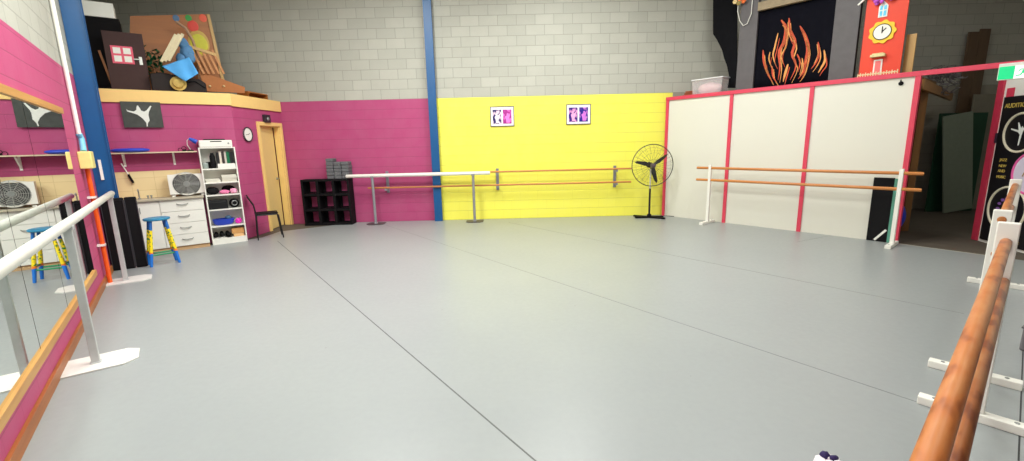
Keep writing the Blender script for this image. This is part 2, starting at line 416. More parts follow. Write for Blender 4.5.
# ------------------------------------------------------------------ kitchen wall things (frame K)
def rect(fr, x0, y0, x1, y1, ly=0):
    """wall rectangle from two opposite corners"""
    a = fr.lp(x0, y0, ly); b = fr.lp(x1, y1, ly); return a[0], b[0], b[1], a[1]
m_photo = mat('dark_photo', (62, 66, 62), .4, vary=.6, scale=9)
m_figure = mat('pale_figure', (226, 230, 222), .5)
a = K.lp(119.5, 101.2, -.05); b = K.lp(164, 127.5, -.05); X0, X1, Z0, Z1 = a[0] + .0, b[0], b[1], a[1]
t = thing('dancer_poster', 'grey photo poster of a leaping dancer in white on the kitchen wall', 'poster', K, (X0, -.034, Z0))
w, h = X1 - X0, Z1 - Z0
link('print', MB().box(0, w, -.012, 0, 0, h), m_photo, t)
fig = [(.13, .71), (.15, .66), (.30, .62), (.37, .68), (.385, .78), (.40, .84), (.43, .86), (.45, .80), (.47, .74), (.49, .66), (.56, .62), (.63, .68), (.74, .86), (.77, .84), (.68, .62), (.655, .50), (.66, .28), (.60, .16), (.585, .04), (.56, .04), (.565, .18), (.50, .34), (.38, .50), (.28, .55), (.14, .62)]
link('dancer_figure', MB().prism([(p * w, q * h) for p, q in fig], -.015, -.0125), m_figure, t)
# shelf with brackets
sz = K.lp(150, 152, -.12)[1]; sx1 = 1.22; print('shelf z', sz)
t = thing('wall_shelf', 'thin pale shelf board on white brackets above the kitchen tiles', 'shelf', K, (0, 0, sz))
link('board', MB().box(.02, sx1, -.24, -.003, -.02, 0), mat('pale_shelf', (206, 190, 160), .5), t)
for px in (125, 175):
    x = K.lp(px, 165, -.02)[0]
    link('bracket', MB().box(x - .015, x + .015, -.012, -.001, -.22, -.02).bar((x, -.01, -.19), (x, -.2, -.025), .02, .012), m_white, t)
x = K.lp(130, 149, -.14)[0]
prof = [(.0, 0), (.2, .004), (.245, .022), (.25, .034), (.24, .048), (.18, .062), (.0, .066)]
solo('balance_cushion', 'flat round blue cushion lying on the shelf beside the column', 'cushion', K, (x, -.145, sz + .001), MB().lathe([(r * .98, h) for r, h in prof], n=32),
     mat('royal_blue', (34, 66, 190), .35), smooth=True).scale = (1, .56, 1)
x, z = K.lp(131, 176, -.04)
t = thing('dish_brush', 'long brush with a black head hanging under the shelf', 'brush', K, (x - .03, -.045, z - .13))
link('handle', MB().tube([(-.06, 0, .33), (.0, 0, .16)], .009, 8), m_white, t, smooth=True)
link('brush_head', MB().bar((.0, 0, .16), (.045, 0, .02), .04, .03), m_black, t, bev=.006)
# desk lamp at the right end of the shelf
x, z = K.lp(190.5, 149, -.12)
t = thing('desk_lamp', 'blue desk lamp with a thin metal neck at the right end of the shelf', 'lamp', K, (x, -.12, sz + .001))
link('base', MB().lathe([(.05, 0), (.05, .01), (.03, .02)]), m_black, t, smooth=True)
link('neck', MB().tube([(0, 0, .02), (-.035, 0, .10), (-.03, 0, .17), (.0, 0, .2), (.03, 0, .19)], .006, 8), m_silver, t, smooth=True)
link('lamp_head', MB().tube([(.0, 0, .205), (.05, 0, .175), (.10, 0, .145)], [.02, .034, .04], 14), mat('lamp_blue', (28, 78, 190), .35), t, smooth=True)
x, z = K.lp(184, 149, -.12)
solo('power_adaptor', 'small black adaptor with a coiled lead on the shelf beside the lamp', 'adaptor', K, (x, -.12, sz + .001),
     MB().box(-.02, .03, -.02, .02, 0, .03).ring((-.05, 0, .02), .03, .005, 'y', 16, 6).ring((.0, 0, .045), .03, .004, 'y', 16, 6), m_black)
# tiles
tz1 = K.lp(150, 171, -.01)[1]; cz = .87
struct('trim_11', MB().box(.0, 1.23, -.01, 0, cz + .002, tz1), m_tile, K)
# counter
cf = -.36
solo('countertop', 'grey speckled worktop over the white kitchen units', 'worktop', K, (0, 0, cz - .03), MB().box(.005, 1.215, cf, -.012, 0, .03), mat('worktop', (182, 172, 152), .35, scale=90, vary=.3), bev=.004)
xs = K.lp(163, 225, cf + .03)[0]
def cab_unit(label, x0, x1, kind):
    t = thing('kitchen_cabinet', label, 'cabinet', K, (x0, 0, 0)); w = x1 - x0; yf = cf + .04; top = cz - .032
    link('carcass', MB().box(0, w, yf + .018, -.004, .06, top), m_white, t)
    link('plinth', MB().box(0, w, yf + .03, yf + .045, 0, .06).box(0, w, yf + .005, yf + .03, 0, .04), m_honey if 0 else mat('plinth_wood', (196, 160, 118), .5), t)
    if kind == 'door':
        nd = 2; dw = w / nd
        for i in range(nd):
            d = link('door', MB().box(i * dw + .003, (i + 1) * dw - .003, yf, yf + .017, .065, top - .005), m_white, t, bev=.002)
            hx = (i + 1) * dw - .05 if i == 0 else i * dw + .05
            link('handle', MB().tube([(hx, yf, top - .09), (hx, yf - .022, top - .1), (hx, yf - .022, top - .17), (hx, yf, top - .18)], .006, 8), m_grey_metal, d, smooth=True)
    else:
        n = 4; dh_ = (top - .065) / n
        for i in range(n):
            z0 = .065 + i * dh_
            d = link('drawer', MB().box(.003, w - .003, yf, yf + .017, z0 + .002, z0 + dh_ - .004), m_white, t, bev=.002)
            zc = z0 + dh_ * .62
            link('handle', MB().tube([(w * .5 - .075, yf, zc), (w * .5 - .06, yf - .02, zc - .008), (w * .5, yf - .024, zc - .014), (w * .5 + .06, yf - .02, zc - .008), (w * .5 + .075, yf, zc)], .007, 8), m_grey_metal, d, smooth=True)
cab_unit('white two-door kitchen cabinet behind the painted stool', .01, xs - .002, 'door')
cab_unit('white four-drawer kitchen cabinet beside the bookcase', xs, 1.20, 'drawers')
x = K.lp(138, 192, -.2)[0]
t = thing('kitchen_tap', 'small chrome tap rising from the worktop above the sink cabinet', 'tap', K, (x, -.12, cz + .001))
link('spout', MB().tube([(0, 0, .01), (0, 0, .13), (0, -.02, .155), (0, -.07, .155), (0, -.085, .13)], .009, 10), m_grey_metal, t, smooth=True)
link('base', MB().lathe([(.022, 0), (.02, .015), (.011, .02)]), m_grey_metal, t, smooth=True)
x = K.lp(149, 194, -.2)[0]
t = thing('tap_handles', 'pair of short chrome sink tap handles on the worktop left of the box fan', 'tap', K, (x, -.12, cz + .001))
for dx in (-.022, .022): link('handle', MB().lathe([(.012, 0), (.01, .03), (.016, .034), (.014, .05)], (dx, 0, 0), 12), m_grey_metal, t, smooth=True)
# box fan
x0, z0 = K.lp(170, 193, -.2); x1, z1 = K.lp(202, 170, -.2); w, h = x1 - x0, .36
t = thing('box_fan', 'white box fan with a round dark grille standing on the worktop', 'fan', K, (x0, -.2, cz + .002))
sh = MB()
R0 = w * .40; cxx, czz = w / 2, h / 2 + .02
n = 32
outer = []
for i in range(n):
    tt = 2 * pi * i / n + pi / 4; c_, s_ = math.cos(tt), math.sin(tt); k = 1 / max(abs(c_), abs(s_)); outer.append((cxx + c_ * k * w / 2, czz + s_ * k * (h - .04) / 2))
inner = [(cxx + R0 * math.cos(2 * pi * i / n + pi / 4), czz + R0 * math.sin(2 * pi * i / n + pi / 4)) for i in range(n)]
for y0_ in (0, .12):
    vo_ = [sh.b.verts.new((x, y0_, z)) for x, z in outer]; vi_ = [sh.b.verts.new((x, y0_, z)) for x, z in inner]
    for i in range(n): sh.b.faces.new((vo_[i], vo_[(i + 1) % n], vi_[(i + 1) % n], vi_[i]))
    if y0_ == 0: F0 = (vo_, vi_)
for i in range(n):
    sh.b.faces.new((F0[0][i], F0[0][(i + 1) % n], vo_[(i + 1) % n], vo_[i])); sh.b.faces.new((F0[1][i], F0[1][(i + 1) % n], vi_[(i + 1) % n], vi_[i]))
link('casing', sh, m_white, t)
g = MB()
for k in range(1, 9): g.ring((cxx, -.004, czz), R0 * k / 8.2, .0034, 'y', 32, 5)
for k in range(12):
    tt = 2 * pi * k / 12; g.tube([(cxx + .03 * math.cos(tt), -.004, czz + .03 * math.sin(tt)), (cxx + R0 * math.cos(tt), -.002, czz + R0 * math.sin(tt))], .003, 5)
link('grille', g, mat('grille_grey', (176, 176, 170), .4), t)
link('hub', MB().lathe([(.035, -.012), (.04, 0), (.03, .04)], (cxx, 0, czz), 20, 'y'), m_grey_metal, t, smooth=True)
bl = MB()
for k in range(5):
    tt = 2 * pi * k / 5; R3 = Matrix.Rotation(tt, 3, 'Y')
    pts = [R3 @ Vector(q) for q in ((.03, .05, -.02), (R0 * .9, .03, -.05), (R0 * .95, .07, .04), (.03, .06, .02))]
    c3 = Vector((cxx, 0, czz)); v_ = [bl.b.verts.new(q + c3) for q in pts] + [bl.b.verts.new(q + c3 + Vector((0, .004, 0))) for q in pts]
    for f in ((0, 1, 2, 3), (7, 6, 5, 4), (0, 4, 5, 1), (1, 5, 6, 2), (2, 6, 7, 3), (3, 7, 4, 0)): bl.b.faces.new([v_[i] for i in f])
link('blades', bl, mat('fan_blade_grey', (92, 92, 94), .4), t)
link('back_panel', MB().box(.01, w - .01, .1, .115, .03, h - .01), mat('fan_back_grey', (70, 72, 74), .6), t)  # even dark grey sheet behind the blades
for dx in (.04, w - .04): link('foot', MB().box(dx - .025, dx + .025, -.01, .13, 0, .021), m_white, t, bev=.004)

# bookcase -------------------------------------------------------------
bf = -.26
bx0 = K.lp(213, 244, bf)[0]; bx1 = K.lp(247.7, 240, bf)[0]; bx1 = min(bx1, 1.80); bx0 = max(bx0, bx1 - .56)
bz = K.lp(216, 147.2, bf)[1]; print('bookcase', bx0, bx1, bz)
lv = [K.lp(px, py, bf)[1] for px, py in ((202, 169.1), (206, 182.9), (207, 195.6), (208.5, 210.3), (211, 227))]
t = thing('bookcase', 'tall narrow white bookcase with six open shelves beside the kitchen drawers', 'bookcase', K, (bx0, bf, 0))
bw, bd = bx1 - bx0, .245
link('side_panel', MB().box(0, .018, 0, bd, 0, bz), m_white, t); link('side_panel', MB().box(bw - .018, bw, 0, bd, 0, bz), m_white, t)
link('top_panel', MB().box(.018, bw - .018, 0, bd, bz - .018, bz), m_white, t)
link('back_panel', MB().box(.018, bw - .018, bd - .008, bd, 0, bz - .018), m_white, t)
link('kick_board', MB().box(.018, bw - .018, .004, .02, 0, .085), m_white, t)
SH = []
for z in lv + [.10]:
    link('shelf', MB().box(.018, bw - .018, .002, bd - .008, z - .02, z), m_white, t); SH.append(z + .0015)
def on(i, f): return (bx0 + .02 + f * (bw - .04), 0, SH[i])   # place on shelf i at fraction f
BK = 'things on the white bookcase'
def bsolo(name, label, cat, i, f, y, mb, m, rot=0, **k):
    x, _, z = on(i, f); return solo(name, label, cat, K, (x, bf + y, z), mb, m, rot, **k)
bsolo('speaker', 'black cylindrical bottle standing on the top shelf of the bookcase', 'bottle', 0, .335, .10, MB().lathe([(.04, 0), (.042, .02), (.04, .2), (.03, .225), (.022, .24), (.022, .26)]), m_black, smooth=True).name = 'bottle'
bsolo('jar', 'small glass jar of pens at the left of the top bookcase shelf', 'jar', 0, .10, .10, MB().lathe([(.04, 0), (.042, .01), (.042, .09), (.035, .1)]), mat('jar_grey', (140, 150, 146), .2), smooth=True)
bsolo('cup', 'dark squat cup between the jar and the black bottle', 'cup', 0, .20, .16, MB().lathe([(.03, 0), (.035, .1), (.037, .1), (.037, .11)]), m_blackgl, smooth=True)
bx = .46
for k, (c, wd, hh, lab) in enumerate([((30, 30, 34), .035, .27, 'black ring binder, leftmost on the top bookcase shelf'), ((216, 206, 190), .035, .285, 'off-white ring binder beside the leftmost black one'),
                          ((58, 48, 46), .035, .28, 'dark brown binder in the middle of the binder row'), ((196, 186, 176), .03, .28, 'pale grey binder left of the green one'),
                          ((20, 104, 66), .045, .275, 'dark green binder on the top bookcase shelf'), ((34, 34, 38), .05, .27, 'black ring binder, rightmost on the top bookcase shelf')]):
    f = bx + .0; x = bx0 + .02 + bx * (bw - .04)
    tb = thing('ring_binder', lab, 'binder', K, (x, bf + .06, SH[0]), 0, 'binders on the top shelf')
    cm = mat('binder_%d' % k, c, .4)
    link('cover', MB().box(0, wd, 0, .004, 0, hh).box(0, .003, 0, .16, 0, hh).box(wd - .003, wd, 0, .16, 0, hh), cm, tb)
    link('pages', MB().box(.004, wd - .004, .006, .15, .01, hh - .01), mat('paper', (232, 228, 214), .7), tb)
    bx += (wd + .002) / (bw - .04)
bsolo('carton', 'low white carton in front of the binders', 'box', 0, .72, .02, MB().box(-.13, .13, -.01, .035, 0, .075), m_white, bev=.003)
def papers(label, i, f, w_, h_, n_):
    mb = MB()
    for k in range(n_):
        dx, dy = random.uniform(-.008, .008), random.uniform(-.008, .008)
        mb.box(-w_ / 2 + dx, w_ / 2 + dx, .01 + dy, .19 + dy, h_ * k / n_, h_ * (k + .8) / n_)
    bsolo('paper_stack', label, 'papers', i, f, 0.02, mb, mat('paper', (232, 228, 214), .7))
papers('low pile of white papers at the left of the second shelf', 1, .25, .21, .055, 5)
papers('taller pile of grey and white magazines at the right of the second shelf', 1, .75, .22, .115, 9)
def lump(label, name, cat, i, f, y, w_, d_, h_, m, r=.10):
    mb = MB(); mb.ball((0, 0, h_ / 2), 1, (w_ / 2, d_ / 2, h_ / 2), 18, r); return bsolo(name, label, cat, i, f, y, mb, m, smooth=True, sub=1)
m_pinkc = mat('pink_cloth', (238, 130, 176), .8, vary=.2)
lump('crumpled black bag at the left of the third shelf', 'bag', 'bag', 2, .2, .11, .2, .16, .13, m_black)
lump('pink cloth bundle in the middle of the third shelf', 'cloth_bundle', 'cloth', 2, .55, .09, .15, .12, .07, m_pinkc, .15)
lump('pale pink ballet wrap at the right of the third shelf', 'ballet_wrap', 'cloth', 2, .83, .09, .12, .12, .09, mat('pale_pink', (246, 168, 200), .8), .18)
lump('black folded garment behind the pink cloths', 'garment', 'garment', 2, .7, .20, .2, .05, .14, m_black)
bsolo('media_player', 'black hi-fi box at the left of the fourth shelf', 'stereo', 3, .3, .03, MB().box(-.14, .14, 0, .17, 0, .15).box(-.12, .12, -.004, 0, .09, .12), m_blackgl, bev=.005)
x_, _, z_ = on(3, .8)
ts = thing('round_speaker', 'black round speaker at the right of the fourth shelf', 'speaker', K, (x_, bf + .1, z_))
link('housing', MB().ball((0, 0, .08), .08, (1, .8, 1)), m_black, ts, smooth=True)
link('ring', MB().ring((0, -.062, .085), .04, .006, 'y', 24, 8), m_grey_metal, ts, smooth=True)
bsolo('plastic_basin', 'blue plastic basin on the fifth shelf', 'basin', 4, .4, .12, MB().lathe([(.11, 0), (.15, .03), (.165, .1), (.17, .1), (.17, .108), (.15, .108), (.135, .04), (.02, .02)], n=28), mat('royal_blue', (34, 66, 190), .35), smooth=True).scale = (1, .62, 1)
lump('purple and teal toy lying in the blue basin', 'toy', 'toy', 4, .55, .12, .1, .08, .07, mat('teal_toy', (70, 110, 140), .5, vary=.4)).location.z += .085
lump('bright pink gift bow at the right of the fifth shelf', 'bow', 'bow', 4, .86, .08, .10, .08, .1, mat('hot_pink', (238, 50, 190), .5), .25)
for k, (f, y) in enumerate(((.10, .08), (.29, .10), (.48, .08))):
    lb = ('black shoe, leftmost on the bottom shelf', 'black shoe in the middle of the bottom shelf', 'black shoe nearest the cardboard box on the bottom shelf')[k]
    x_, _, z_ = on(5, f); ts = thing('shoe', lb, 'shoe', K, (x_, bf + y + .03, z_), .2 * (k - 1), 'shoes on the bottom shelf')
    link('upper', MB().ball((0, 0, .045), 1, (.042, .085, .038), 14).ball((0, .05, .06), 1, (.034, .035, .045), 12), m_black, ts, smooth=True)
    link('sole', MB().box(-.036, .036, -.08, .08, 0, .012), mat('pale_sole', (200, 196, 190), .6) if k < 2 else m_black, ts, bev=.005)
m_card = mat('cardboard', (206, 150, 88), .75)
bsolo('cardboard_box', 'orange-brown cardboard box lying on a flatter one on the bottom shelf', 'box', 5, .80, .04, MB().box(-.1, .085, 0, .14, .055, .145), m_card, bev=.002)
bsolo('cardboard_box', 'flat pale cardboard box under the other on the bottom shelf', 'box', 5, .80, .04, MB().box(-.08, .08, 0, .14, 0, .052), mat('pale_card', (224, 178, 122), .75), bev=.002)
# printer
px0 = K.lp(200.5, 146, bf)[0]; t = thing('printer', 'white printer sitting on top of the bookcase', 'printer', K, (bx0 + .02, bf + .0, bz + .002)); w = bw - .05
link('body', MB().box(0, w, 0, .24, 0, .115), m_white, t, bev=.012)
link('paper_slot', MB().box(w * .33, w * .68, -.003, .02, .085, .1), m_blackgl, t)
link('lid', MB().box(w * .15, w * .8, .05, .22, .117, .135), m_black, t, bev=.005)
link('button', MB().lathe([(.014, -.004), (.014, .003)], (w * .88, 0, .06), 14, 'y'), m_grey_metal, t)

# ------------------------------------------------------------------ door wall things (frame D)
t_ = dx1 - dx0
fr_w = .07
struct('trim_12', MB().box(dx0 - fr_w, dx0, -.03, .0, 0, dz + fr_w).box(dx1, dx1 + fr_w, -.03, .0, 0, dz + fr_w).box(dx0, dx1, -.03, .0, dz, dz + fr_w)
       .box(dx0 - .0, dx0 + .015, 0, .12, 0, dz).box(dx1 - .015, dx1, 0, .12, 0, dz).box(dx0, dx1, 0, .12, dz - .015, dz), m_beige, D, bev=.003)
dr = place(link('door_1', MB().box(0, t_ - .05, 0, .035, .012, dz - .02), m_doorc), D, (dx0 + .018, .05, 0), .12); dr['kind'] = 'structure'
link('door_handle', MB().lathe([(.028, 0), (.028, -.006), (.01, -.01), (.01, -.04)], (t_ - .12, 0, 1.0), 14, 'y').tube([(t_ - .12, -.04, 1.0), (t_ - .22, -.045, 1.0)], .008, 8), m_grey_metal, dr, smooth=True)
x, z = D.lp(248, 134.5, -.02)
t = thing('wall_clock', 'round white wall clock with a dark rim beside the yellow door', 'clock', D, (x, -.002, z - .13))
link('rim', MB().ring((0, -.02, .13), .125, .012, 'y', 36, 8), mat('clock_rim', (60, 44, 56), .4), t, smooth=True)
link('dial', MB().lathe([(.122, -.001), (.122, -.018), (.0, -.02)], (0, 0, .13), 36, 'y'), m_white, t)
link('hand', MB().bar((0, -.024, .13), (.05, -.024, .15), .007, .003, (0, 1, 0)), m_black, t); link('hand', MB().bar((0, -.024, .13), (-.07, -.024, .125), .006, .003, (0, 1, 0)), m_black, t)
x, z = D.lp(266.5, 119, -.03)
t = thing('security_light', 'small dark box with a round lens above the yellow door', 'sensor', D, (x, -.002, z - .07))
link('box', MB().box(-.09, .09, -.06, 0, 0, .15), mat('dark_grey_box', (44, 38, 44), .5), t, bev=.006)
link('lens', MB().ball((0, -.062, .07), .035, (1, .5, 1)), m_grey_metal, t, smooth=True)
# black chair
c0 = Vector((-4.62, 7.95, 0)); cd = math.atan2(.52, .85)
t = thing('metal_chair', 'black metal stacking chair beside the bookcase and yellow door', 'chair', Frame((c0.x + .05, c0.y - .06), cd), (0, 0, 0))
sd, sw = .37, .34     # x = forward
R_ = .011
for y in (0, sw):
    link('leg', MB().tube([(.0, y, 0), (.02, y, .44)], R_, 10), m_blackgl, t, smooth=True)
    link('leg', MB().tube([(sd + .04, y, 0), (sd - .0, y, .43), (sd - .03, y, .445), (.02, y, .445)], R_, 10), m_blackgl, t, smooth=True)
    link('back_post', MB().tube([(.02, y, .44), (.0, y, .62), (-.09, y, .80)], R_, 10), m_blackgl, t, smooth=True)
link('seat', MB().box(.0, sd, .01, sw - .01, .45, .475), m_black, t, bev=.01)
link('backrest', MB().bar((-.03, sw / 2, .68), (-.085, sw / 2, .79), sw, .014, (1, 0, 0)), m_black, t, bev=.004)

# painted stool ---------------------------------------------------------
def stool_mat():
    m, nt, b, N, L = nodes('painted_stool_leg')
    t = N.new('ShaderNodeTexCoord'); sx = N.new('ShaderNodeSeparateXYZ'); L.new(t.outputs['Object'], sx.inputs[0])
    n = noise(N, L, t.outputs['Object'], 22, 1)
    r = N.new('ShaderNodeValToRGB'); r.color_ramp.interpolation = 'CONSTANT'
    z = math_(N, L, 'ADD', math_(N, L, 'DIVIDE', sx.outputs[2], .66), math_(N, L, 'MULTIPLY', math_(N, L, 'SUBTRACT', n, .5), .06))
    L.new(z, r.inputs[0]); e = r.color_ramp.elements
    e[0].position = 0; e[0].color = (*s2l((30, 118, 214)), 1); e[1].position = .27; e[1].color = (*s2l((236, 128, 40)), 1)
    for p, c in ((.32, (246, 222, 34)), (.78, (36, 110, 190))): q = e.new(p); q.color = (*s2l(c), 1)
    n2 = noise(N, L, t.outputs['Object'], 40, 0)
    sp_ = math_(N, L, 'GREATER_THAN', n2, .62)
    zin = math_(N, L, 'MULTIPLY', math_(N, L, 'GREATER_THAN', sx.outputs[2], .22), math_(N, L, 'LESS_THAN', sx.outputs[2], .5))
    L.new(mixrgb(N, L, math_(N, L, 'MULTIPLY', sp_, zin), r.outputs[0], s2l((40, 130, 70))), b.inputs['Base Color'])
    b.inputs['Roughness'].default_value = .4; return m
ml = stool_mat()
sc = fl(149.8, 267.5); sc2 = fl(179, 262.5); mid = (sc + sc2) / 2; vd = Vector((mid.x, mid.y, 0)).normalized(); cen = mid + vd * .10
print('stool', mid, (sc - sc2).length)
t = thing('painted_stool', 'round stool with a blue seat and yellow and blue painted legs', 'stool', Frame((cen.x, cen.y), math.atan2(sc2.y - sc.y, sc2.x - sc.x)), (0, 0, 0))
hs = .165
link('seat', MB().lathe([(.13, .645), (.15, .65), (.158, .662), (.155, .678), (.13, .684), (0, .685)], n=32), mat('stool_seat_blue', (44, 134, 176), .4, vary=.35, scale=20), t, smooth=True)
for sx_ in (-1, 1):
    for sy_ in (-1, 1):
        link('leg', MB().tube([(sx_ * hs, sy_ * .10, 0), (sx_ * hs * .85, sy_ * .09, .2), (sx_ * .085, sy_ * .075, .648)], [.018, .024, .019], 12), ml, t, smooth=True)
m_green = mat('green_rung', (30, 140, 92), .4)
def lx(z): return hs + (.085 - hs) * z / .648
for sy_ in (-1, 1): link('rung', MB().tube([(-lx(.16), sy_ * .092, .16), (lx(.16), sy_ * .092, .16)], .012, 8), m_green, t, smooth=True)
for sx_ in (-1, 1): link('rung', MB().tube([(sx_ * lx(.2), -.09, .2), (sx_ * lx(.2), .09, .2)], .012, 8), m_green, t, smooth=True)

# ------------------------------------------------------------------ back wall things (frame B)
struct('trim_13', MB().box(-1.645, -1.50, -.012, 0, 0, TOP).box(-1.585, -1.56, 0 - .11, -.012, 0, TOP).box(-1.655, -1.49, -.122, -.11, 0, TOP), m_blue, B)
# framed pairs of photographs
def photo_mat(name, bg, fg):
    m, nt, b, N, L = nodes(name); v = coord(N, L, (1, 1, .6)); n = noise(N, L, v, 16, 2, .5)
    r = N.new('ShaderNodeValToRGB'); L.new(n, r.inputs[0]); r.color_ramp.elements[0].position = .50; r.color_ramp.elements[1].position = .60
    r.color_ramp.elements[0].color = (*s2l(bg), 1); r.color_ramp.elements[1].color = (*s2l(fg), 1)
    L.new(r.outputs[0], b.inputs['Base Color']); b.inputs['Roughness'].default_value = .3; return m
PH = [photo_mat('photo_navy', (34, 22, 96), (238, 206, 226)), photo_mat('photo_magenta', (168, 40, 140), (240, 120, 210)), photo_mat('photo_violet', (56, 30, 128), (226, 150, 206)), photo_mat('photo_indigo', (40, 34, 140), (206, 130, 214))]
for k, (x0, y0, x1, y1, lab) in enumerate(((490, 106.3, 514.3, 126.3, 'white frame with a navy and a magenta dance photo, left on the yellow wall'), (566.3, 104, 590.6, 124.3, 'white frame with two violet dance photos, right on the yellow wall'))):
    X0, Z1 = B.lp(x0, y0 + .4, -.02); X1, Z0 = B.lp(x1, y1 - .3, -.02); w, h = X1 - X0, Z1 - Z0
    t = thing('photo_frame', lab, 'picture frame', B, (X0, -.003, Z0), 0, 'framed photos on the yellow wall')
    link('frame', MB().box(0, w, -.02, 0, 0, .012).box(0, w, -.02, 0, h - .012, h).box(0, .012, -.02, 0, .012, h - .012).box(w - .012, w, -.02, 0, .012, h - .012), mat('frame_grey', (70, 60, 90), .4), t)
    link('mount', MB().box(.012, w - .012, -.014, 0, .012, h - .012), mat('mount_white', (246, 240, 244), .6, bumpy=0), t)
    for j in (0, 1):
        a = w * (.10 + .43 * j)
        ph = link('photograph', MB().box(a, a + w * .36, -.017, -.0145, h * .13, h * .84), PH[k * 2 + j], t)
        cx_ = a + w * .18
        fg = MB().ball((cx_ + .02 * (j - .5), -.018, h * .60), .024, (1, .15, 1), 10).prism([(cx_ - .05, h * .48), (cx_ - .01, h * .55), (cx_ + .03, h * .56), (cx_ + .075, h * .70), (cx_ + .05, h * .48), (cx_ + .03, h * .3), (cx_ + .05, h * .17), (cx_ - .02, h * .17), (cx_ - .03, h * .34)], -.0195, -.0172)
        link('figure', fg, mat('photo_figure_%d' % (k * 2 + j), [(244, 230, 240), (250, 130, 214), (246, 170, 214), (214, 120, 220)][k * 2 + j], .4), ph)
# wall-mounted double barre
zb1, zb2 = 1.035, .765; yw = -.16
t = thing('wall_barre', 'long double wooden barre fixed to the back wall on grey brackets', 'ballet barre', B, (0, 0, 0))
xa, xb = B.lp(368, 187, yw)[0], B.lp(631, 182, yw)[0]
zu = B.lp(560, 170.2, yw)[1]; zl = B.lp(560, 183.5, yw)[1]; print('wall rails z', zu, zl)
link('rail', MB().tube([(xa + .1, yw, zu), (xb, yw, zu)], .019, 14), m_railfar, t, smooth=True)
link('rail', MB().tube([(xa, yw, zl), (xb, yw, zl)], .019, 14), m_railfar, t, smooth=True)
for px in (387, 497.5, 615):
    x = B.lp(px, 180, -.05)[0]
    link('bracket', MB().box(x - .03, x + .03, -.015, -.002, zl - .12, zu + .06).box(x - .02, x + .02, yw - .0, -.015, zu - .035, zu - .02).box(x - .02, x + .02, yw, -.015, zl - .035, zl - .02)
         .box(x - .03, x + .03, yw - .025, yw + .0, zl - .06, zl - .02).box(x - .03, x + .03, yw - .025, yw, zu - .06, zu - .02), mat('bracket_grey', (140, 142, 150), .4, .3), t)
# portable white-railed barre
ya = -.30
x0, z0 = B.lp(346, 176, ya); x1, z1 = B.lp(490, 173.2, ya)
p0 = B.lp(374, 200, ya)[0]; p1_ = B.lp(474, 200, ya)[0]; print('portable', x0, z0, x1, z1)
plate_barre('portable barre with a thick white rail standing before the pink and yellow wall', B, x0, x1, [p0, p1_], ya, (z0 + z1) / 2, .036, (.18, .15, .14), m_white, mat('post_grey', (150, 152, 158), .4, .3), m_dkplate, .055)
# cube shelf
t = thing('cube_shelf', 'black nine-cube shelf unit against the pink wall by the door', 'shelf unit', B, (-4.37, -.30, .0)); w, h, d = 1.0, .965, .26
link('frame', MB().box(0, w, 0, d, 0, .04).box(0, w, 0, d, h - .04, h).box(0, .04, 0, d, .04, h - .04).box(w - .04, w, 0, d, .04, h - .04), m_black, t)
for i in (1, 2):
    link('upright', MB().box(w * i / 3 - .025, w * i / 3 + .025, 0.0, d, .04, h - .04), m_black, t)
    link('shelf', MB().box(.04, w - .04, .004, d - .004, h * i / 3 - .02, h * i / 3 + .02), m_black, t)
for i in range(3):   # thin rims round the open backs
    for j in range(3):
        a0, a1 = w * i / 3 + .03, w * (i + 1) / 3 - .03; b0, b1 = h * j / 3 + .025, h * (j + 1) / 3 - .025
        link('back_rim', MB().box(a0, a0 + .05, d - .012, d - .006, b0, b1).box(a1 - .05, a1, d - .012, d - .006, b0, b1).box(a0 + .05, a1 - .05, d - .012, d - .006, b0, b0 + .025).box(a0 + .05, a1 - .05, d - .012, d - .006, b1 - .035, b1), m_black, t)
# yoga blocks
words = ['bottom', 'second from the bottom', 'third from the bottom', 'fourth from the bottom', 'fifth from the bottom', 'topmost']
m_foam = mat('grey_foam', (98, 99, 102), .8, vary=.15, scale=60)
proto = None
bx_l = B.lp(325.5, 170, -.3)[0]
for cidx, (cname, n_) in enumerate((('left', 6), ('middle', 5), ('right', 5))):
    for r_ in range(n_):
        wd = 'top' if (r_ == n_ - 1) else words[r_]
        if proto is None: o = proto = link('yoga_block', MB().box(0, .148, 0, .225, 0, .068), m_foam, bev=.012)
        else: o = proto.copy(); COL.objects.link(o)
        place(o, B, (bx_l + cidx * .158 + random.uniform(-.003, .003), -.27 + random.uniform(-.006, .006), .967 + r_ * .0705))
        tag(o, 'grey foam yoga block, %s of the %s column on the cube shelf' % (wd, cname), 'yoga block', 'grey yoga blocks on the cube shelf')
# pedestal fan
rr_ = ray(650, 190); fc = EYEP + rr_ * (9.26 / rr_.y); print('fan', fc)
fz = 1.10; t = thing('pedestal_fan', 'black industrial pedestal fan where the yellow wall meets the white panels', 'fan', Frame((fc.x, min(fc.y, 9.26)), 0.02), (0, 0, 0))
link('base', MB().bar((-.30, -.02, .022), (.30, .02, .022), .06, .03).bar((-.26, .22, .022), (.26, -.22, .022), .06, .03).lathe([(.05, .03), (.045, .07), (.03, .09)]), m_black, t, bev=.005)
link('pole', MB().tube([(0, 0, .05), (0, 0, .66)], .021, 14).tube([(0, 0, .62), (0, 0, fz - .06)], .015, 12), m_blackgl, t, smooth=True)
link('chrome_sleeve', MB().tube([(-.006, -.012, .62), (-.006, -.012, fz - .08)], .014, 12), m_silver, t, smooth=True)['label'] = 'bright chrome upper pole'
link('motor', MB().lathe([(.03, -.03), (.055, .02), (.06, .12), (.05, .17), (.02, .18)], (0, 0, fz), 20, 'y'), m_black, t, smooth=True)
RF = .42
g = MB()
g.ring((0, -.10, fz), RF, .009, 'y', 48, 8)
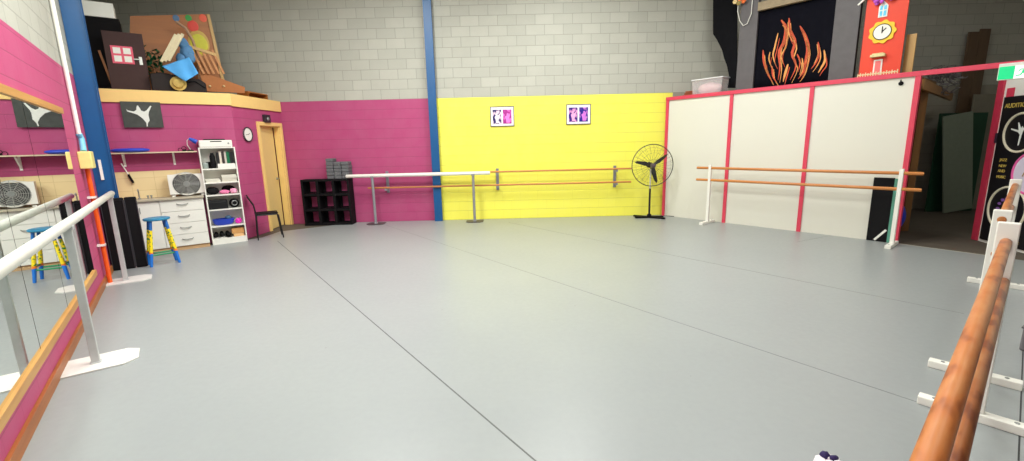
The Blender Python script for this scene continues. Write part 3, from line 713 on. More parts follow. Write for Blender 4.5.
for k in range(28):
    tt = 2 * pi * k / 28; c_, s_ = math.cos(tt), math.sin(tt)
    g.tube([(.045 * c_, -.19, fz + .045 * s_), (RF * .6 * c_, -.185, fz + RF * .6 * s_), (RF * .9 * c_, -.15, fz + RF * .9 * s_), (RF * c_, -.10, fz + RF * s_)], .0016, 4)
for rr in (.3, .6, .85): g.ring((0, -.187 if rr < .7 else -.16, fz), RF * rr, .0016, 'y', 40, 4)
link('front_guard', g, mat('guard_grey', (70, 70, 66), .4, .4), t)
g = MB()
for k in range(20):
    tt = 2 * pi * k / 20 + .1; c_, s_ = math.cos(tt), math.sin(tt)
    g.tube([(.08 * c_, .0, fz + .08 * s_), (RF * .8 * c_, -.02, fz + RF * .8 * s_), (RF * c_, -.10, fz + RF * s_)], .0014, 4)
link('rear_guard', g, mat('guard_grey', (70, 70, 66), .4, .4), t)
for k, ang in enumerate((35, 168, 285)):
    a_ = math.radians(ang); q = MB(); R3 = Matrix.Rotation(-a_, 3, 'Y')
    pts = [(.03, -.02), (.14, -.05), (.32, -.028), (.375, 0.0), (.34, .024), (.15, .036), (.03, .025)]
    v1 = [q.b.verts.new(R3 @ Vector((x, -.10 - z * .5, z)) + Vector((0, 0, fz))) for x, z in pts]; v2 = [q.b.verts.new(R3 @ Vector((x, -.094 - z * .5, z)) + Vector((0, 0, fz))) for x, z in pts]
    q.b.faces.new(v1); q.b.faces.new(v2[::-1])
    for i in range(len(pts)): j = (i + 1) % len(pts); q.b.faces.new((v1[i], v2[i], v2[j], v1[j]))
    link('blade', q, m_blackgl, t)
link('hub_cap', MB().lathe([(.0, -.20), (.03, -.198), (.045, -.185), (.045, -.07)], (0, 0, fz), 20, 'y'), mat('hub_grey', (80, 66, 76), .4), t, smooth=True)
solo('cable', 'short dark cable lying on the floor behind the fan', 'cable', W, (fc.x, 9.35, 0), MB().tube([(0, .1, .008), (.15, .14, .008), (.3, .05, .008), (.42, .09, .008), (.55, -.02, .008)], .007, 6), mat('cable_grey', (90, 88, 84), .6))

# ------------------------------------------------------------------ white panels (frame P)
PH_ = 2.44; PD = [0, 1.31, 2.60, 3.89]
for a, b in zip(PD, PD[1:]): pass
struct('wall_partition', MB().box(PD[0], PD[3], 0, .04, 0, PH_ - .02), m_cream, P)
mb = MB()
for s_ in PD: mb.box(s_ - .03, s_ + .03, -.022, .0, .0, PH_ - .045)
mb.box(PD[3] + .0, PD[3] + .03, 0, .08, 0, PH_ - .045)
struct('trim_14', mb, m_red, P)
struct('trim_15', MB().box(-.03, 6.2, -.03, .03, PH_ - .045, PH_ + .02), m_red, P)
# panel barre
za, zb = 1.06, .835
fA = P.loc(fl(708, 224)); fB = P.loc(fl(892, 247.5)); print('panel barre', fA, fB)
yb_ = -.30
xA = P.lp(708.5, 200, yb_)[0]; xB = P.lp(896.5, 210, yb_)[0]
def wood_barre(label, fr, x0, x1, xs_, y, za, zb, r, foot, mw, mr, upr=.1, thick=.04, z_top=.06, low=0):
    t = thing('wooden_barre', label, 'ballet barre', fr, (0, y, 0))
    for z, l_ in ((za, 0), (zb, low)): link('rail', MB().tube([(x0, l_, z), (x0 + .01, l_, z), (x1 - .01, l_, z), (x1, l_, z)], [r * .8, r, r, r * .8], 20), mr, t, smooth=True)
    for x in xs_:
        link('upright', MB().box(x - thick / 2, x + thick / 2, -upr / 2, upr / 2, .05, za + z_top), mw, t, bev=.006)
        f = link('foot', MB().box(x - .035, x + .035, -foot, foot, .0, .05), mw, t, bev=.005)
        for s_ in (-1, 1):
            link('bolt', MB().lathe([(.011, .05), (.011, .054), (.006, .056)], (x, s_ * (foot - .07), 0), 12), m_grey_metal, f, smooth=True)
    return t
wood_barre('white-footed double wooden barre along the white panels', P, P.lp(697, 168.7, yb_)[0], P.lp(924, 174.5, yb_)[0], [xA, xB], yb_, za, zb, .024, .24, m_white, m_railfar, .06, .05)
# black board with white stick
x0 = P.lp(865.5, 243, -.045)[0]; x1 = P.lp(892, 200, -.045)[0]
t = thing('black_board', 'black board with a teal edge leaning on the right white panel', 'board', P, (x0, -.045, 0)); w = x1 - x0
link('sheet', MB().box(0, w, 0, .03, .002, .97), m_black, t, bev=.006)
link('edge', MB().box(w + .001, w + .04, .0, .03, .002, .96), mat('teal_edge', (86, 150, 130), .5), t)
link('stripe', MB().bar((.10, -.004, .02), (w - .02, -.004, .19), .03, .004, (0, 1, 0)), m_white, t)
x, z = P.lp(902.5, 82.5, -.03)
solo('coat_hook', 'tiny black hook at the top right of the right white panel', 'hook', P, (x - .02, -.001, z - .04), MB().lathe([(.03, 0), (.03, -.01), (.012, -.015), (.012, -.03)], (0, 0, .03), 12, 'y').tube([(0, -.028, .04), (0, -.034, .08)], .008, 6), m_black)

# loft deck behind the panels
lp_ = [P.w(.25, .05), P.w(3.86, .05), P.w(3.86, 1.6), (6.15, 9.6), (3.6, 9.6)]
mb = MB(); mb.prism([(q[0], q[1]) for q in lp_], 2.36, 2.42, 'xy'); struct('floor_loft', mb, mat('loft_board', (120, 92, 62), .7))
LZ = 2.421
def lrect(x0, y0, x1, y1, ly): a = P.lp(x0, y0, ly); b = P.lp(x1, y1, ly); return a, b
# fireplace prop
m_sooty = mat('painted_grey_ply', (92, 88, 90), .6, vary=.2, scale=8); m_canvas = mat('black_canvas', (13, 13, 22), .8, vary=.3, spec=.08)
ly = .18
def X(px, py, l=ly): return P.lp(px, py, l)[0]
def Z(px, py, l=ly): return P.lp(px, py, l)[1]
xl0, xl1, xr0, xr1 = X(736, 80), X(753, 80), X(832, 40), X(857, 40)
t = thing('fireplace_prop', 'stage fireplace of grey columns round a black cloth painted with flames', 'stage prop', P, (xl0, ly, LZ))
hh = 1.62
w = xr1 - xl0
link('column', MB().box(0, xl1 - xl0, 0, .10, 0, hh), m_sooty, t, bev=.004)
link('column', MB().box(xr0 - xl0, w, 0, .10, 0, hh), m_sooty, t, bev=.004)['label'] = 'broad right grey column'
mz = Z(790, 4) - LZ; print('mantel z', mz)
link('mantel', MB().box(xl1 - xl0, xr0 - xl0, -.03, .10, mz, mz + .14), mat('tan_mantel', (150, 132, 104), .6, vary=.4), t, bev=.004)
cl = MB()
xa_, xb_ = xl1 - xl0, xr0 - xl0
cl.grid(lambda a, b: Vector((xa_ + (xb_ - xa_) * a, .05 + .012 * math.sin(a * 23) * (1 - b * .5), mz * b)), 40, 6, .004)
cv = link('flame_cloth', cl, m_canvas, t, smooth=True)
m_fl = mat('flame_orange', (206, 74, 34), .6, vary=.5, scale=20); m_fl2 = mat('flame_amber', (238, 160, 84), .6, vary=.3, scale=20)
def flame(pts, wd, m):
    """painted flame: a curved tapered stroke through pixel points read on the cloth"""
    L3 = []; 
    for (px, py) in pts: q = P.lp(px, py, ly + .03); L3.append((q[0] - xl0, q[1] - LZ))
    wd *= .62
    k = len(L3); n = 14; cen = []
    for i in range(n + 1):
        f = i / n * (k - 1); a = min(int(f), k - 2); r_ = f - a
        p_1 = L3[max(a - 1, 0)]; p0_, p1__, p2_ = L3[a], L3[a + 1], L3[min(a + 2, k - 1)]
        cen.append(tuple(.5 * ((2 * p0_[d]) + (p1__[d] - p_1[d]) * r_ + (2 * p_1[d] - 5 * p0_[d] + 4 * p1__[d] - p2_[d]) * r_ ** 2 + (3 * p0_[d] - p_1[d] - 3 * p1__[d] + p2_[d]) * r_ ** 3) for d in (0, 1)))
    Lf, Rg = [], []
    for i in range(n + 1):
        d = (cen[min(i + 1, n)][0] - cen[max(i - 1, 0)][0], cen[min(i + 1, n)][1] - cen[max(i - 1, 0)][1]); q = math.hypot(*d) or 1
        ww = wd * math.sin(pi * min(1, .06 + (i / n) ** .8 * .94)) + .002
        Lf.append((cen[i][0] - d[1] / q * ww, cen[i][1] + d[0] / q * ww)); Rg.append((cen[i][0] + d[1] / q * ww, cen[i][1] - d[0] / q * ww))
    mbf = MB()
    for i in range(n):
        q4 = [Lf[i], Lf[i + 1], Rg[i + 1], Rg[i]]
        f_, b_ = [mbf.b.verts.new((x, .031, z)) for x, z in q4], [mbf.b.verts.new((x, .035, z)) for x, z in q4]
        mbf.b.faces.new(f_); mbf.b.faces.new(b_[::-1])
        for e in range(4): mbf.b.faces.new((f_[e], b_[e], b_[(e + 1) % 4], f_[(e + 1) % 4]))
    bmesh.ops.remove_doubles(mbf.b, verts=mbf.b.verts[:], dist=.0001)
    link('painted_flame', mbf, m, cv)
for pts, wd, m in (
    ([(763, 50), (764, 62), (768, 74), (772, 82)], .028, m_fl), ([(765, 60), (766, 70), (771, 79)], .016, m_fl2),
    ([(781, 20), (786, 28), (784, 42), (779, 52), (780, 66), (778, 80)], .042, m_fl), ([(782, 20), (786, 34), (781, 52), (783, 64)], .014, m_fl2),
    ([(778, 33), (775, 46), (773, 56), (776, 66)], .018, m_fl2), ([(770, 52), (769, 60), (773, 70)], .012, m_fl2),
    ([(789, 18), (790, 30), (795, 42), (792, 54), (796, 66), (790, 80)], .034, m_fl), ([(788, 22), (789, 34), (793, 42)], .012, m_fl2),
    ([(800, 26), (805, 36), (808, 48), (806, 60), (803, 72), (798, 79)], .040, m_fl), ([(801, 27), (806, 40), (808, 54), (803, 68)], .015, m_fl2),
    ([(788, 64), (785, 74), (783, 82)], .028, m_fl2), ([(797, 54), (800, 62), (798, 72)], .016, m_fl),
    ([(818, 42), (819, 52), (816, 62), (811, 69)], .022, m_fl), ([(817, 44), (818, 54), (814, 64)], .009, m_fl2),
    ([(824, 50), (825, 60), (821, 68), (818, 73)], .024, m_fl2), ([(772, 66), (773, 76), (777, 83)], .018, m_fl), ([(802, 58), (803, 68), (800, 76)], .014, m_fl2)):
    flame(pts, wd, m)
    flame([(x + 1.6, y + 5 - 2 * (y > 60)) for x, y in pts], wd * .4, m_fl2 if m is m_fl else m_fl)
t2 = thing('string_loop', 'pale string looped over the left grey fireplace column', 'string', P, (xl0, ly - .02, LZ))
zt = mz + .05
pts = [(X(739, 0) - xl0, 0, hh + .0)] + [(X(px, py) - xl0, -.012, Z(px, py) - LZ) for px, py in ((738.5, 12), (740.5, 21), (744, 26), (748, 24), (752, 14))] + [(X(753, 0) - xl0, 0, hh)]
link('loop', MB().tube(pts, .007, 8), m_white, t2, smooth=True)
t2 = thing('flower_bunch', 'orange artificial flowers on top of the left fireplace column', 'flowers', P, (X(739, 1), ly + .03, LZ + hh))
bpy.data.objects.remove(t2)
xf, zf = P.lp(740, 1, ly - .07)
t2 = thing('flower_bunch', 'orange and cream artificial flowers hung at the top of the left fireplace column', 'flowers', P, (xf, ly - .06, zf - .06))
for k in range(7):
    q = MB(); a_ = k * .9; c3 = Vector((.1 * math.cos(a_) * (k > 0), .0, .1 + .07 * math.sin(a_)))
    for j in range(6): q.ball(c3 + Vector((.022 * math.cos(j), -.01, .022 * math.sin(j))), .02, (1, .5, 1), 8)
    link('bloom', q, mat('bloom_%d' % (k % 3), ((226, 110, 50), (232, 206, 150), (150, 130, 70))[k % 3], .7), t2, smooth=True)
# torn black cloth
out = [(713, -14), (713, 34), (717, 40), (722, 50), (724, 58), (727, 66), (729, 76), (727, 88), (737, 88), (737, -14)]
pp = [P.lp(x, y, .30) for x, y in out]; xo, zo = pp[7][0], LZ
t_c = MB(); t_c.prism([(a - xo, max(b - zo, 0.0)) for a, b in pp], 0, .02)
solo('black_drape', 'ragged black drape hanging left of the fireplace prop', 'drape', P, (xo, .30, zo), t_c, mat('charcoal_drape', (20, 20, 23), .9, spec=.08, vary=.5, scale=10, bumpy=.4))
# plastic tub and basket
x0, z0 = P.lp(694, 92, .12); x1, z1 = P.lp(724, 76, .12)
t = thing('storage_tub', 'clear plastic tub of pink fabric on top of the white panels', 'tub', P, (x0, .03, LZ)); w = x1 - x0 + .02; h = z1 - LZ
m_clear = mat('clear_plastic', (232, 226, 228), .2, alpha=.25)
link('tub', MB().prism([(.03, 0), (w - .03, 0), (w, h - .03), (0, h - .03)], 0, .004).prism([(.03, 0), (w - .03, 0), (w, h - .03), (0, h - .03)], .256, .26).box(.03, w - .03, 0, .26, 0, .006).bar((.03, .13, 0), (0, .13, h - .03), .004, .26, (0, 1, 0)).bar((w - .03, .13, 0), (w, .13, h - .03), .004, .26, (0, 1, 0)), m_clear, t)
link('lid', MB().box(-.015, w + .015, -.015, .275, h - .03, h - .01), mat('white_lid', (236, 236, 238), .3), t, bev=.006)
tf = MB().ball((w / 2, .13, h * .38), 1, (w * .40, .11, h * .34), 20, .05)
solo('folded_fabric', 'pale pink fabric packed inside the clear plastic tub', 'fabric', P, (x0, .03, LZ + .012), tf, mat('soft_pink', (240, 196, 200), .8, vary=.25, scale=20), smooth=True)
x0, z0 = P.lp(681, 93, .1); x1, z1 = P.lp(694, 88, .1)
solo('wooden_offcuts', 'short stack of red-brown timber offcuts left of the plastic tub', 'timber', P, (x0 + .03, .11, LZ), MB().box(0, x1 - x0, 0, .12, 0, .06).box(.03, x1 - x0, .01, .11, .062, .10).box(.06, x1 - x0 - .03, .0, .12, .102, .13), wood('red_timber', (120, 52, 26), (162, 84, 44), 'x'))

# clock tower prop
ly = .10
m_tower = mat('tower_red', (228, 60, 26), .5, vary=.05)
x0, x1 = X(862, 60), X(899, 60); 
t = thing('clock_tower_prop', 'tall red stage clock tower with a yellow clock, blue window and pink door', 'stage prop', P, (x0, ly, LZ)); w = x1 - x0
def L_(px, py): q = P.lp(px, py, ly); return q[0] - x0, q[1] - LZ
ht_ = 1.45
xe = w + .04
link('tower_front', MB().box(0, xe, 0, .03, 0, ht_), m_tower, t)
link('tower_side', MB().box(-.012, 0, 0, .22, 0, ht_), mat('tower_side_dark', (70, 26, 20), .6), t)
a, b = L_(878, 18), L_(889, 2.5)
wn = link('window', MB().prism([(a[0], a[1]), (b[0], a[1]), (b[0], b[1] - .03), ((a[0] + b[0]) / 2, b[1] + .03), (a[0], b[1] - .03)], -.012, 0), m_white, t); mx_, mzz = (a[0] + b[0]) / 2, (a[1] + b[1]) / 2
for i in (0, 1):
    for j in (0, 1):
        ax, bx_ = (a[0] + .015, mx_ - .008) if i == 0 else (mx_ + .008, b[0] - .015)
        az, bz_ = (a[1] + .015, mzz - .008) if j == 0 else (mzz + .008, b[1] - .03)
        link('pane', MB().box(ax, bx_, -.016, -.0125, az, bz_), mat('sky_pane', (90, 196, 232), .4), wn)
cxy = L_(882.5, 32); Rk = .155
sc_ = []
for i in range(72):
    tt = 2 * pi * i / 72; r_ = Rk * (1 + .07 * math.cos(9 * tt)); sc_.append((cxy[0] + r_ * math.cos(tt), cxy[1] + r_ * math.sin(tt)))
ck = link('clock_surround', MB().prism(sc_, -.02, 0), mat('clock_yellow', (246, 200, 40), .5), t)
link('clock_face', MB().lathe([(.105, 0), (.105, -.006), (0, -.006)], (cxy[0], -.0205, cxy[1]), 36, 'y'), m_white, ck)
link('clock_ring', MB().ring((cxy[0], -.027, cxy[1]), .106, .005, 'y', 36, 6), m_black, ck)
link('clock_hand', MB().bar((cxy[0], -.03, cxy[1] - .02), (cxy[0], -.03, cxy[1] + .075), .012, .003, (0, 1, 0)), m_black, ck)
link('clock_hand', MB().bar((cxy[0], -.03, cxy[1]), (cxy[0] + .045, -.03, cxy[1] + .045), .012, .003, (0, 1, 0)), m_black, ck)
a, b = L_(873, 70), L_(883, 59)
dd = link('door', MB().box(a[0], b[0], -.012, 0, 0.02, b[1]), m_white, t); link('door_panel', MB().box(a[0] + .018, b[0] - .018, -.016, -.0125, .03, b[1] - .02), mat('toy_door_pink', (236, 110, 110), .5), dd)
a, b = L_(871.5, 57.5), L_(886.5, 53)
link('awning', MB().box(a[0], b[0], -.09, 0, b[1] - .045, b[1] - .01).box(a[0] + .02, b[0] - .02, -.085, 0, b[1] - .01, b[1] + .005), mat('awning_cream', (220, 206, 150), .6, vary=.4, scale=30), t)
fx = MB()
for k in range(16): xx = .0 + w * 1.05 * k / 15; fx.box(xx, xx + .012, -.07, -.062, 0, .09 + .012 * (k % 2))
fx.box(0, w * 1.06, -.062, -.056, .03, .045).box(0, w * 1.06, -.062, -.056, .065, .08)
link('picket_fence', fx, mat('fence_cream', (226, 214, 168), .6), t)
xf, zf = L_(880, -1)
fq = MB()
for k in range(16): fq.ball((xf - .08 + random.uniform(0, .26), -.05 + random.uniform(-.02, .02), zf - .02 + random.uniform(-.04, .06)), .028, (1, .6, 1), 8)
link('flower_garland', fq, mat('purple_flowers', (196, 90, 214), .7, vary=.5, scale=40), t, smooth=True)
a = L_(859, 6); b = L_(870, -2)
solo('pale_baton', 'pale stick poking out left of the top of the red clock tower', 'stick', P, (x0, ly - .05, LZ), MB().bar((a[0], 0, a[1]), (b[0] + .05, .0, b[1] + .08), .03, .02), m_white)
q0 = P.lp(901, 70, .12); q1 = P.lp(911, 70, .12); q2 = P.lp(913, 31, .12)
t = solo('timber_plank', 'light timber plank standing upright right of the red clock tower', 'plank', P, (q0[0] - .01, .24, LZ), MB().box(0, q1[0] - q0[0], 0, .04, 0, q2[1] - LZ - .02), m_plyz)

# ------------------------------------------------------------------ storage beyond the panels
def Wat(px, py, d): r_ = ray(px, py); return EYEP + r_ * (d / r_.y)
def stand(fr_y, px0, px1, pyt, pyb=None): pass
# timber stud and joist
T = Frame((0, 7.35), 0)
q = MB(); a = T.lp(925, 92)[0]
struct('trim_16', MB().box(a - .06, a + .06, 0, .1, 0, 2.36), wood('stud_timber', (120, 84, 46), (150, 108, 62), 'z', .6), T)
j0 = Vector((*P.w(3.98, .1).to_2d(), 2.33)); 
ja, jb = fl(922, 84, 2.30), fl(951, 97, 2.30); print('joist', ja, jb)
struct('trim_17', MB().bar(ja, jb, .05, .14), wood('joist_timber', (140, 98, 54), (172, 124, 72), 'x', .6))
# boards in the dark store
G = Frame((0, 8.9), 0)
def storeboard(name, label, cat, y, px0, px1, pyt, m, dz=0, z0=.002, lean=0):
    Fy = Frame((0, y), 0); a = Fy.lp(px0, (pyt + 200) / 2)[0]; b = Fy.lp(px1, (pyt + 200) / 2)[0]; zt = Fy.lp((px0 + px1) / 2, pyt)[1]
    o = solo(name, label, cat, Fy, (a, 0, z0), MB().box(0, b - a, 0, .03, 0, zt - z0), m, bev=.003); return o
o = storeboard('green_flat', 'dark green scenery board behind the pale board in the dark store', 'board', 9.2, 934, 981, 113, mat('dark_green', (22, 66, 44), .6))
o = storeboard('pale_board', 'pale grey-green board standing in the dark store', 'board', 8.95, 944, 973, 115, mat('grey_green', (128, 138, 122), .6)); o.rotation_euler.y = -.16; o.location.x += .17; o.location.z = .002
o = storeboard('grey_cupboard_side', 'large grey-brown board at the right of the dark store', 'board', 9.35, 966, 1004, 94, mat('grey_brown', (128, 122, 108), .6)); o.name = 'grey_board'
for k, (pa, pb, pt, lab) in enumerate(((956, 966.5, 32, 'dark timber plank leaning on the upper grey wall, left of the pair'), (967, 977, 29, 'dark timber plank leaning on the upper grey wall, right of the pair'))):
    storeboard('timber_plank', lab, 'plank', 9.5, pa, pb, pt, m_dkwood, z0=.0)
# blue ball and tinsel
bb = P.w(3.56, .46); solo('exercise_ball', 'blue exercise ball just inside the store behind the red post', 'ball', W, (bb.x, bb.y, 0), MB().ball((0, 0, .34), .34, n=32), mat('ball_blue', (24, 56, 190), .35), smooth=True).location.z = .0
q = MB(); Fg = Frame((0, (ja.y + jb.y) / 2 + .1), 0); gx0, gz0 = Fg.lp(930, 92); gx1, gz1 = Fg.lp(958, 64)
for k in range(46):
    cx_ = gx0 + random.random() * (gx1 - gx0); cz_ = gz0 + random.random() * (gz1 - gz0); y_ = random.uniform(-.12, .12); r_ = random.uniform(.03, .09)
    n_ = 9; ph = random.random() * 6; tl = random.uniform(-1, 1)
    q.tube([(cx_ - gx0 + r_ * math.cos(ph + i * .7) * 1.2, y_ + tl * .05 * math.sin(i), cz_ - gz0 + .0 + r_ * .6 * math.sin(ph + i * .7) - .012 * i) for i in range(n_)], .008, 5)
o = solo('tinsel_bundle', 'tangled bundle of grey tinsel hanging over the store joist', 'tinsel', Fg, (gx0, 0, gz0), q, mat('grey_tinsel', (128, 122, 126), .4, .3, vary=.4)); o['kind'] = 'stuff'

# ------------------------------------------------------------------ poster wall (frame Q)
struct('wall_poster', MB().box(.0, 3.6, 0, .08, -.005, 2.40), m_white, Q)
struct('trim_18', MB().box(-.06, .035, -.03, .10, 0, 2.40), mat('deep_red', (200, 52, 80), .45), Q)
ql = Q.lp(1006, 97, -.05); qb = Q.lp(978, 237, -.05); print('poster', ql, qb)
pz0, pz1 = max(.04, qb[1] - .03), ql[1]; px0_ = .085; pw_ = .95
t = thing('studio_poster', 'black poster with pale rings and a dancer on the white end wall', 'poster', Q, (px0_, -.012, pz0)); ph_ = pz1 - pz0
link('board', MB().box(0, pw_, -.012, 0, 0, ph_), mat('poster_black', (20, 18, 22), .45), t)
m_ringc = mat('ring_cream', (226, 218, 192), .5); m_gold = mat('gold_letters', (206, 178, 84), .5)
def Lq(px, py): q = Q.lp(px, py, -.03); return q[0] - px0_, q[1] - pz0
def circ(pl, pt, pb, m, wd, name='ring'):
    l = Lq(*pl); r_ = (Lq(pl[0] + 6, pt)[1] - Lq(pl[0] + 6, pb)[1]) / 2; c = (l[0] + r_, l[1])
    link(name, MB().ring((c[0], -.014, c[1]), r_ - wd, wd, 'y', 48, 6), m, t, smooth=True); return c, r_
c1, r1 = circ((1003, 133), 112, 152, m_ringc, .016)
c2, r2_ = circ((987.5, 206), 182, 228, m_ringc, .016)
c3_, r3 = circ((1011.5, 172), 149, 192, mat('ring_pink', (226, 96, 160), .5), .016)
print(c1, r1, c2, r2_, c3_, r3)
s_ = r1
fig = [(-.55, .22), (-.1, .12), (-.2, .5), (-.15, .5), (.02, .2), (.08, .32), (.14, .2), (.3, .42), (.34, .38), (.16, .05), (.12, -.15), (.06, -.62), (.0, -.62), (.02, -.1), (-.1, .02), (-.55, .16)]
link('dancer_figure', MB().prism([(c1[0] + a * s_, c1[1] + b * s_) for a, b in fig], -.017, -.0125), m_figure, t)
link('pink_disc', MB().lathe([(r3 - .02, -.0125), (r3 - .02, -.015), (0, -.015)], (c3_[0], 0, c3_[1]), 40, 'y'), mat('disc_lilac', (214, 206, 222), .5), t)
text('A', .16, mat('disc_lettering', (172, 132, 84), .5), t, (c3_[0] - .06, -.018, c3_[1])); text('h', .16, mat('disc_lettering', (172, 132, 84), .5), t, (c3_[0] + .04, -.018, c3_[1]))
q = MB()
for k in range(7): a_ = 1.2 + k * .5; q.ball((c2[0] + .45 * r2_ * math.cos(a_), -.014, c2[1] + .45 * r2_ * math.sin(a_)), .035, (1, .1, .6), 8)
link('petal_pattern', q, mat('violet_petals', (124, 82, 150), .5), t)
x, z = Lq(1020, 105); text('AUDITIONS', .085, m_gold, t, (.04, -.014, z), align='LEFT')
for wd_, (px, py) in (('JAZZ', (1003, 160)), ('NEW', (1002, 166)), ('AND', (1001, 171)), ('MUSIC', (1000.5, 177))):
    x, z = Lq(px, py); text(wd_, .055, m_gold, t, (x, -.014, z))
text('TAP  BALLET  JAZZ  MUSIC', .035, m_gold, t, (pw_ / 2, -.014, Lq(985, 235)[1]))
# bits on the end wall
x, z = Q.lp(1010, 96, -.02)
solo('notice_card', 'small red card on the end wall above the black poster', 'card', Q, (.09, -.002, z - .01), MB().box(0, .12, -.01, 0, .0, .12), m_red)
x, z = Q.lp(999, 138, -.02)
solo('door_latch', 'small dark latch beside the red post at the end wall', 'latch', Q, (.05, -.002, z - .07), MB().box(0, .03, -.03, 0, 0, .14), mat('dark_purple', (50, 34, 52), .5), bev=.004)
# exit sign
ex0, ez1 = P.lp(999, 66.5, -.06); _, ez0 = P.lp(999, 80.5, -.06)
t = thing('exit_sign', 'green and white running-man exit sign hung below the red rail', 'sign', P, (ex0, -.06, ez0)); eh = ez1 - ez0; ew = .52
m_eg = mat('exit_green', (10, 205, 130), .4, emit=.4, bumpy=0); m_ew = mat('exit_white', (240, 250, 240), .4, emit=.35, bumpy=0)
link('case', MB().box(0, ew, 0, .05, 0, eh + .03), m_white, t, bev=.004)
link('green_field', MB().box(.006, ew * .27, -.004, -.0005, .008, eh - .01), m_eg, t)
link('white_field', MB().box(ew * .27, ew - .006, -.004, -.0005, .008, eh - .01), m_ew, t)
s_ = eh * .42; cx_, cz_ = ew * .42, eh * .48
man = MB(); man.ball((cx_ + .25 * s_, -.006, cz_ + .75 * s_), s_ * .17, (1, .15, 1), 12)
for a, b, ww in (((.1, .5), (-.1, -.1), .26), ((-.1, -.1), (.4, -.3), .16), ((.4, -.3), (.35, -.85), .14), ((-.1, -.1), (-.35, -.5), .16), ((-.35, -.5), (-.85, -.55), .14), ((.1, .45), (.5, .2), .12), ((.5, .2), (.8, .35), .1), ((.05, .45), (-.4, .45), .12), ((-.4, .45), (-.6, .1), .1)):
    man.bar((cx_ + a[0] * s_, -.006, cz_ + a[1] * s_), (cx_ + b[0] * s_, -.006, cz_ + b[1] * s_), ww * s_, .003, (0, 1, 0))
link('running_figure', man, m_eg, t)

# ------------------------------------------------------------------ foreground barres on the right
ra = math.atan2(.652, .758)
uA = Vector((2.62, 2.32, 0)); qa, qb_ = fl(1006, 242, 1.03), fl(929, 461, 1.03); print('railA', qa, qb_)
ra = math.atan2(qa.y - qb_.y, qa.x - qb_.x); RF_ = Frame((qa.x, qa.y), ra)
wood_barre('varnished double wooden barre running from the lower right corner, nearest the camera', RF_, -3.05, .13, [0, -2.75], 0, 1.03, .82, .0235, .235, m_white, m_rail, .085, .038, .105, -.018)
uB = Vector((3.05, 2.73, 0)); RG = Frame((uB.x, uB.y), math.atan2(4.52 - 2.73, 5.12 - 3.05))
lenB = math.hypot(4.52 - 2.73, 5.12 - 3.05)
wood_barre('second double wooden barre beyond the nearest one, ending before the black poster', RG, -.024, lenB + .18, [0, lenB], 0, 1.065, .845, .0235, .22, m_white, m_rail, .085, .038, .06)
# cloth at the bottom edge
c = fl(829, 469); q = MB()
for k in range(9):
    a_ = k * .7; q.ball((.055 * math.cos(a_) * (k > 0), .045 * math.sin(a_) * (k > 0), .03 + .008 * (k % 3)), .034, (1, 1, .8), 10, .12)
t = thing('hair_scrunchie', 'white and dark purple crumpled cloth on the floor at the bottom edge', 'cloth', W, (c.x, c.y, 0))
link('white_cloth', q, mat('scrunch_white', (224, 214, 220), .8, vary=.35, scale=40), t, smooth=True)
t.scale = (.8, .8, .8)
link('purple_patch', MB().ball((0, .045, .055), .028, (1, 1, 1.1), 12, .1).ball((.035, .02, .06), .022, (1.3, .8, .8), 10, .1), mat('scrunch_purple', (40, 24, 78), .8), t, smooth=True)
# things cut by the right edge
g0 = fl(1018.5, 350)
t = thing('storage_crate', 'dark grey crate at the right edge behind the barre feet', 'crate', Frame((g0.x, g0.y), .55), (0, 0, 0))
link('body', MB().box(.0, .34, -.3, 0, 0, .17), mat('crate_grey', (112, 108, 112), .5), t, bev=.01); link('lid', MB().box(-.008, .348, -.308, .008, .171, .185), mat('crate_lid', (90, 88, 92), .5), t, bev=.004)

# ------------------------------------------------------------------ props on the left mezzanine (frame K, z 2.57)
DZ = 2.562
def kp(px, py, l): return K.lp(px, py, l)
def kprop(poly, l): return [kp(x, y, l) for x, y in poly]
# brown prop door
l = .22; a = kp(111.5, 88, l); b = kp(151, 88, l); tl_, tr = kp(100.5, 30, l), kp(143.5, 35, l)
t = thing('prop_door', 'brown stage door with a small pink window standing on the kitchen roof', 'stage prop', K, (a[0], l, DZ))
w = b[0] - a[0]; h = tl_[1] - DZ
link('leaf', MB().box(0, w, 0, .03, 0, h), mat('chocolate_paint', (66, 44, 42), .6, spec=.25), t, bev=.004)
q0, q1 = kp(113, 63, l), kp(132, 47, l)
x0, x1, z0, z1 = q0[0] - a[0], q1[0] - a[0], q0[1] - DZ, q1[1] - DZ
wf = link('window_frame', MB().box(x0, x1, -.008, 0, z0, z1), mat('window_pink', (226, 84, 110), .5), t)
for i in (0, 1):
    for j in (0, 1):
        cx_, cz_ = x0 + (x1 - x0) * (.27 + .46 * i), z0 + (z1 - z0) * (.27 + .46 * j)
        link('pane', MB().box(cx_ - (x1 - x0) * .17, cx_ + (x1 - x0) * .17, -.012, -.0085, cz_ - (z1 - z0) * .17, cz_ + (z1 - z0) * .17), m_white, wf)
q0 = kp(140.5, 61, l); x0, z0 = q0[0] - a[0], q0[1] - DZ
hd = link('handle', MB().box(x0 - .015, x0 + .025, -.012, 0, z0 - .06, z0 + .06).tube([(x0, -.02, z0 + .02), (x0 - .08, -.03, z0 + .015)], .01, 8), mat('handle_white', (216, 220, 214), .3, .2), t)
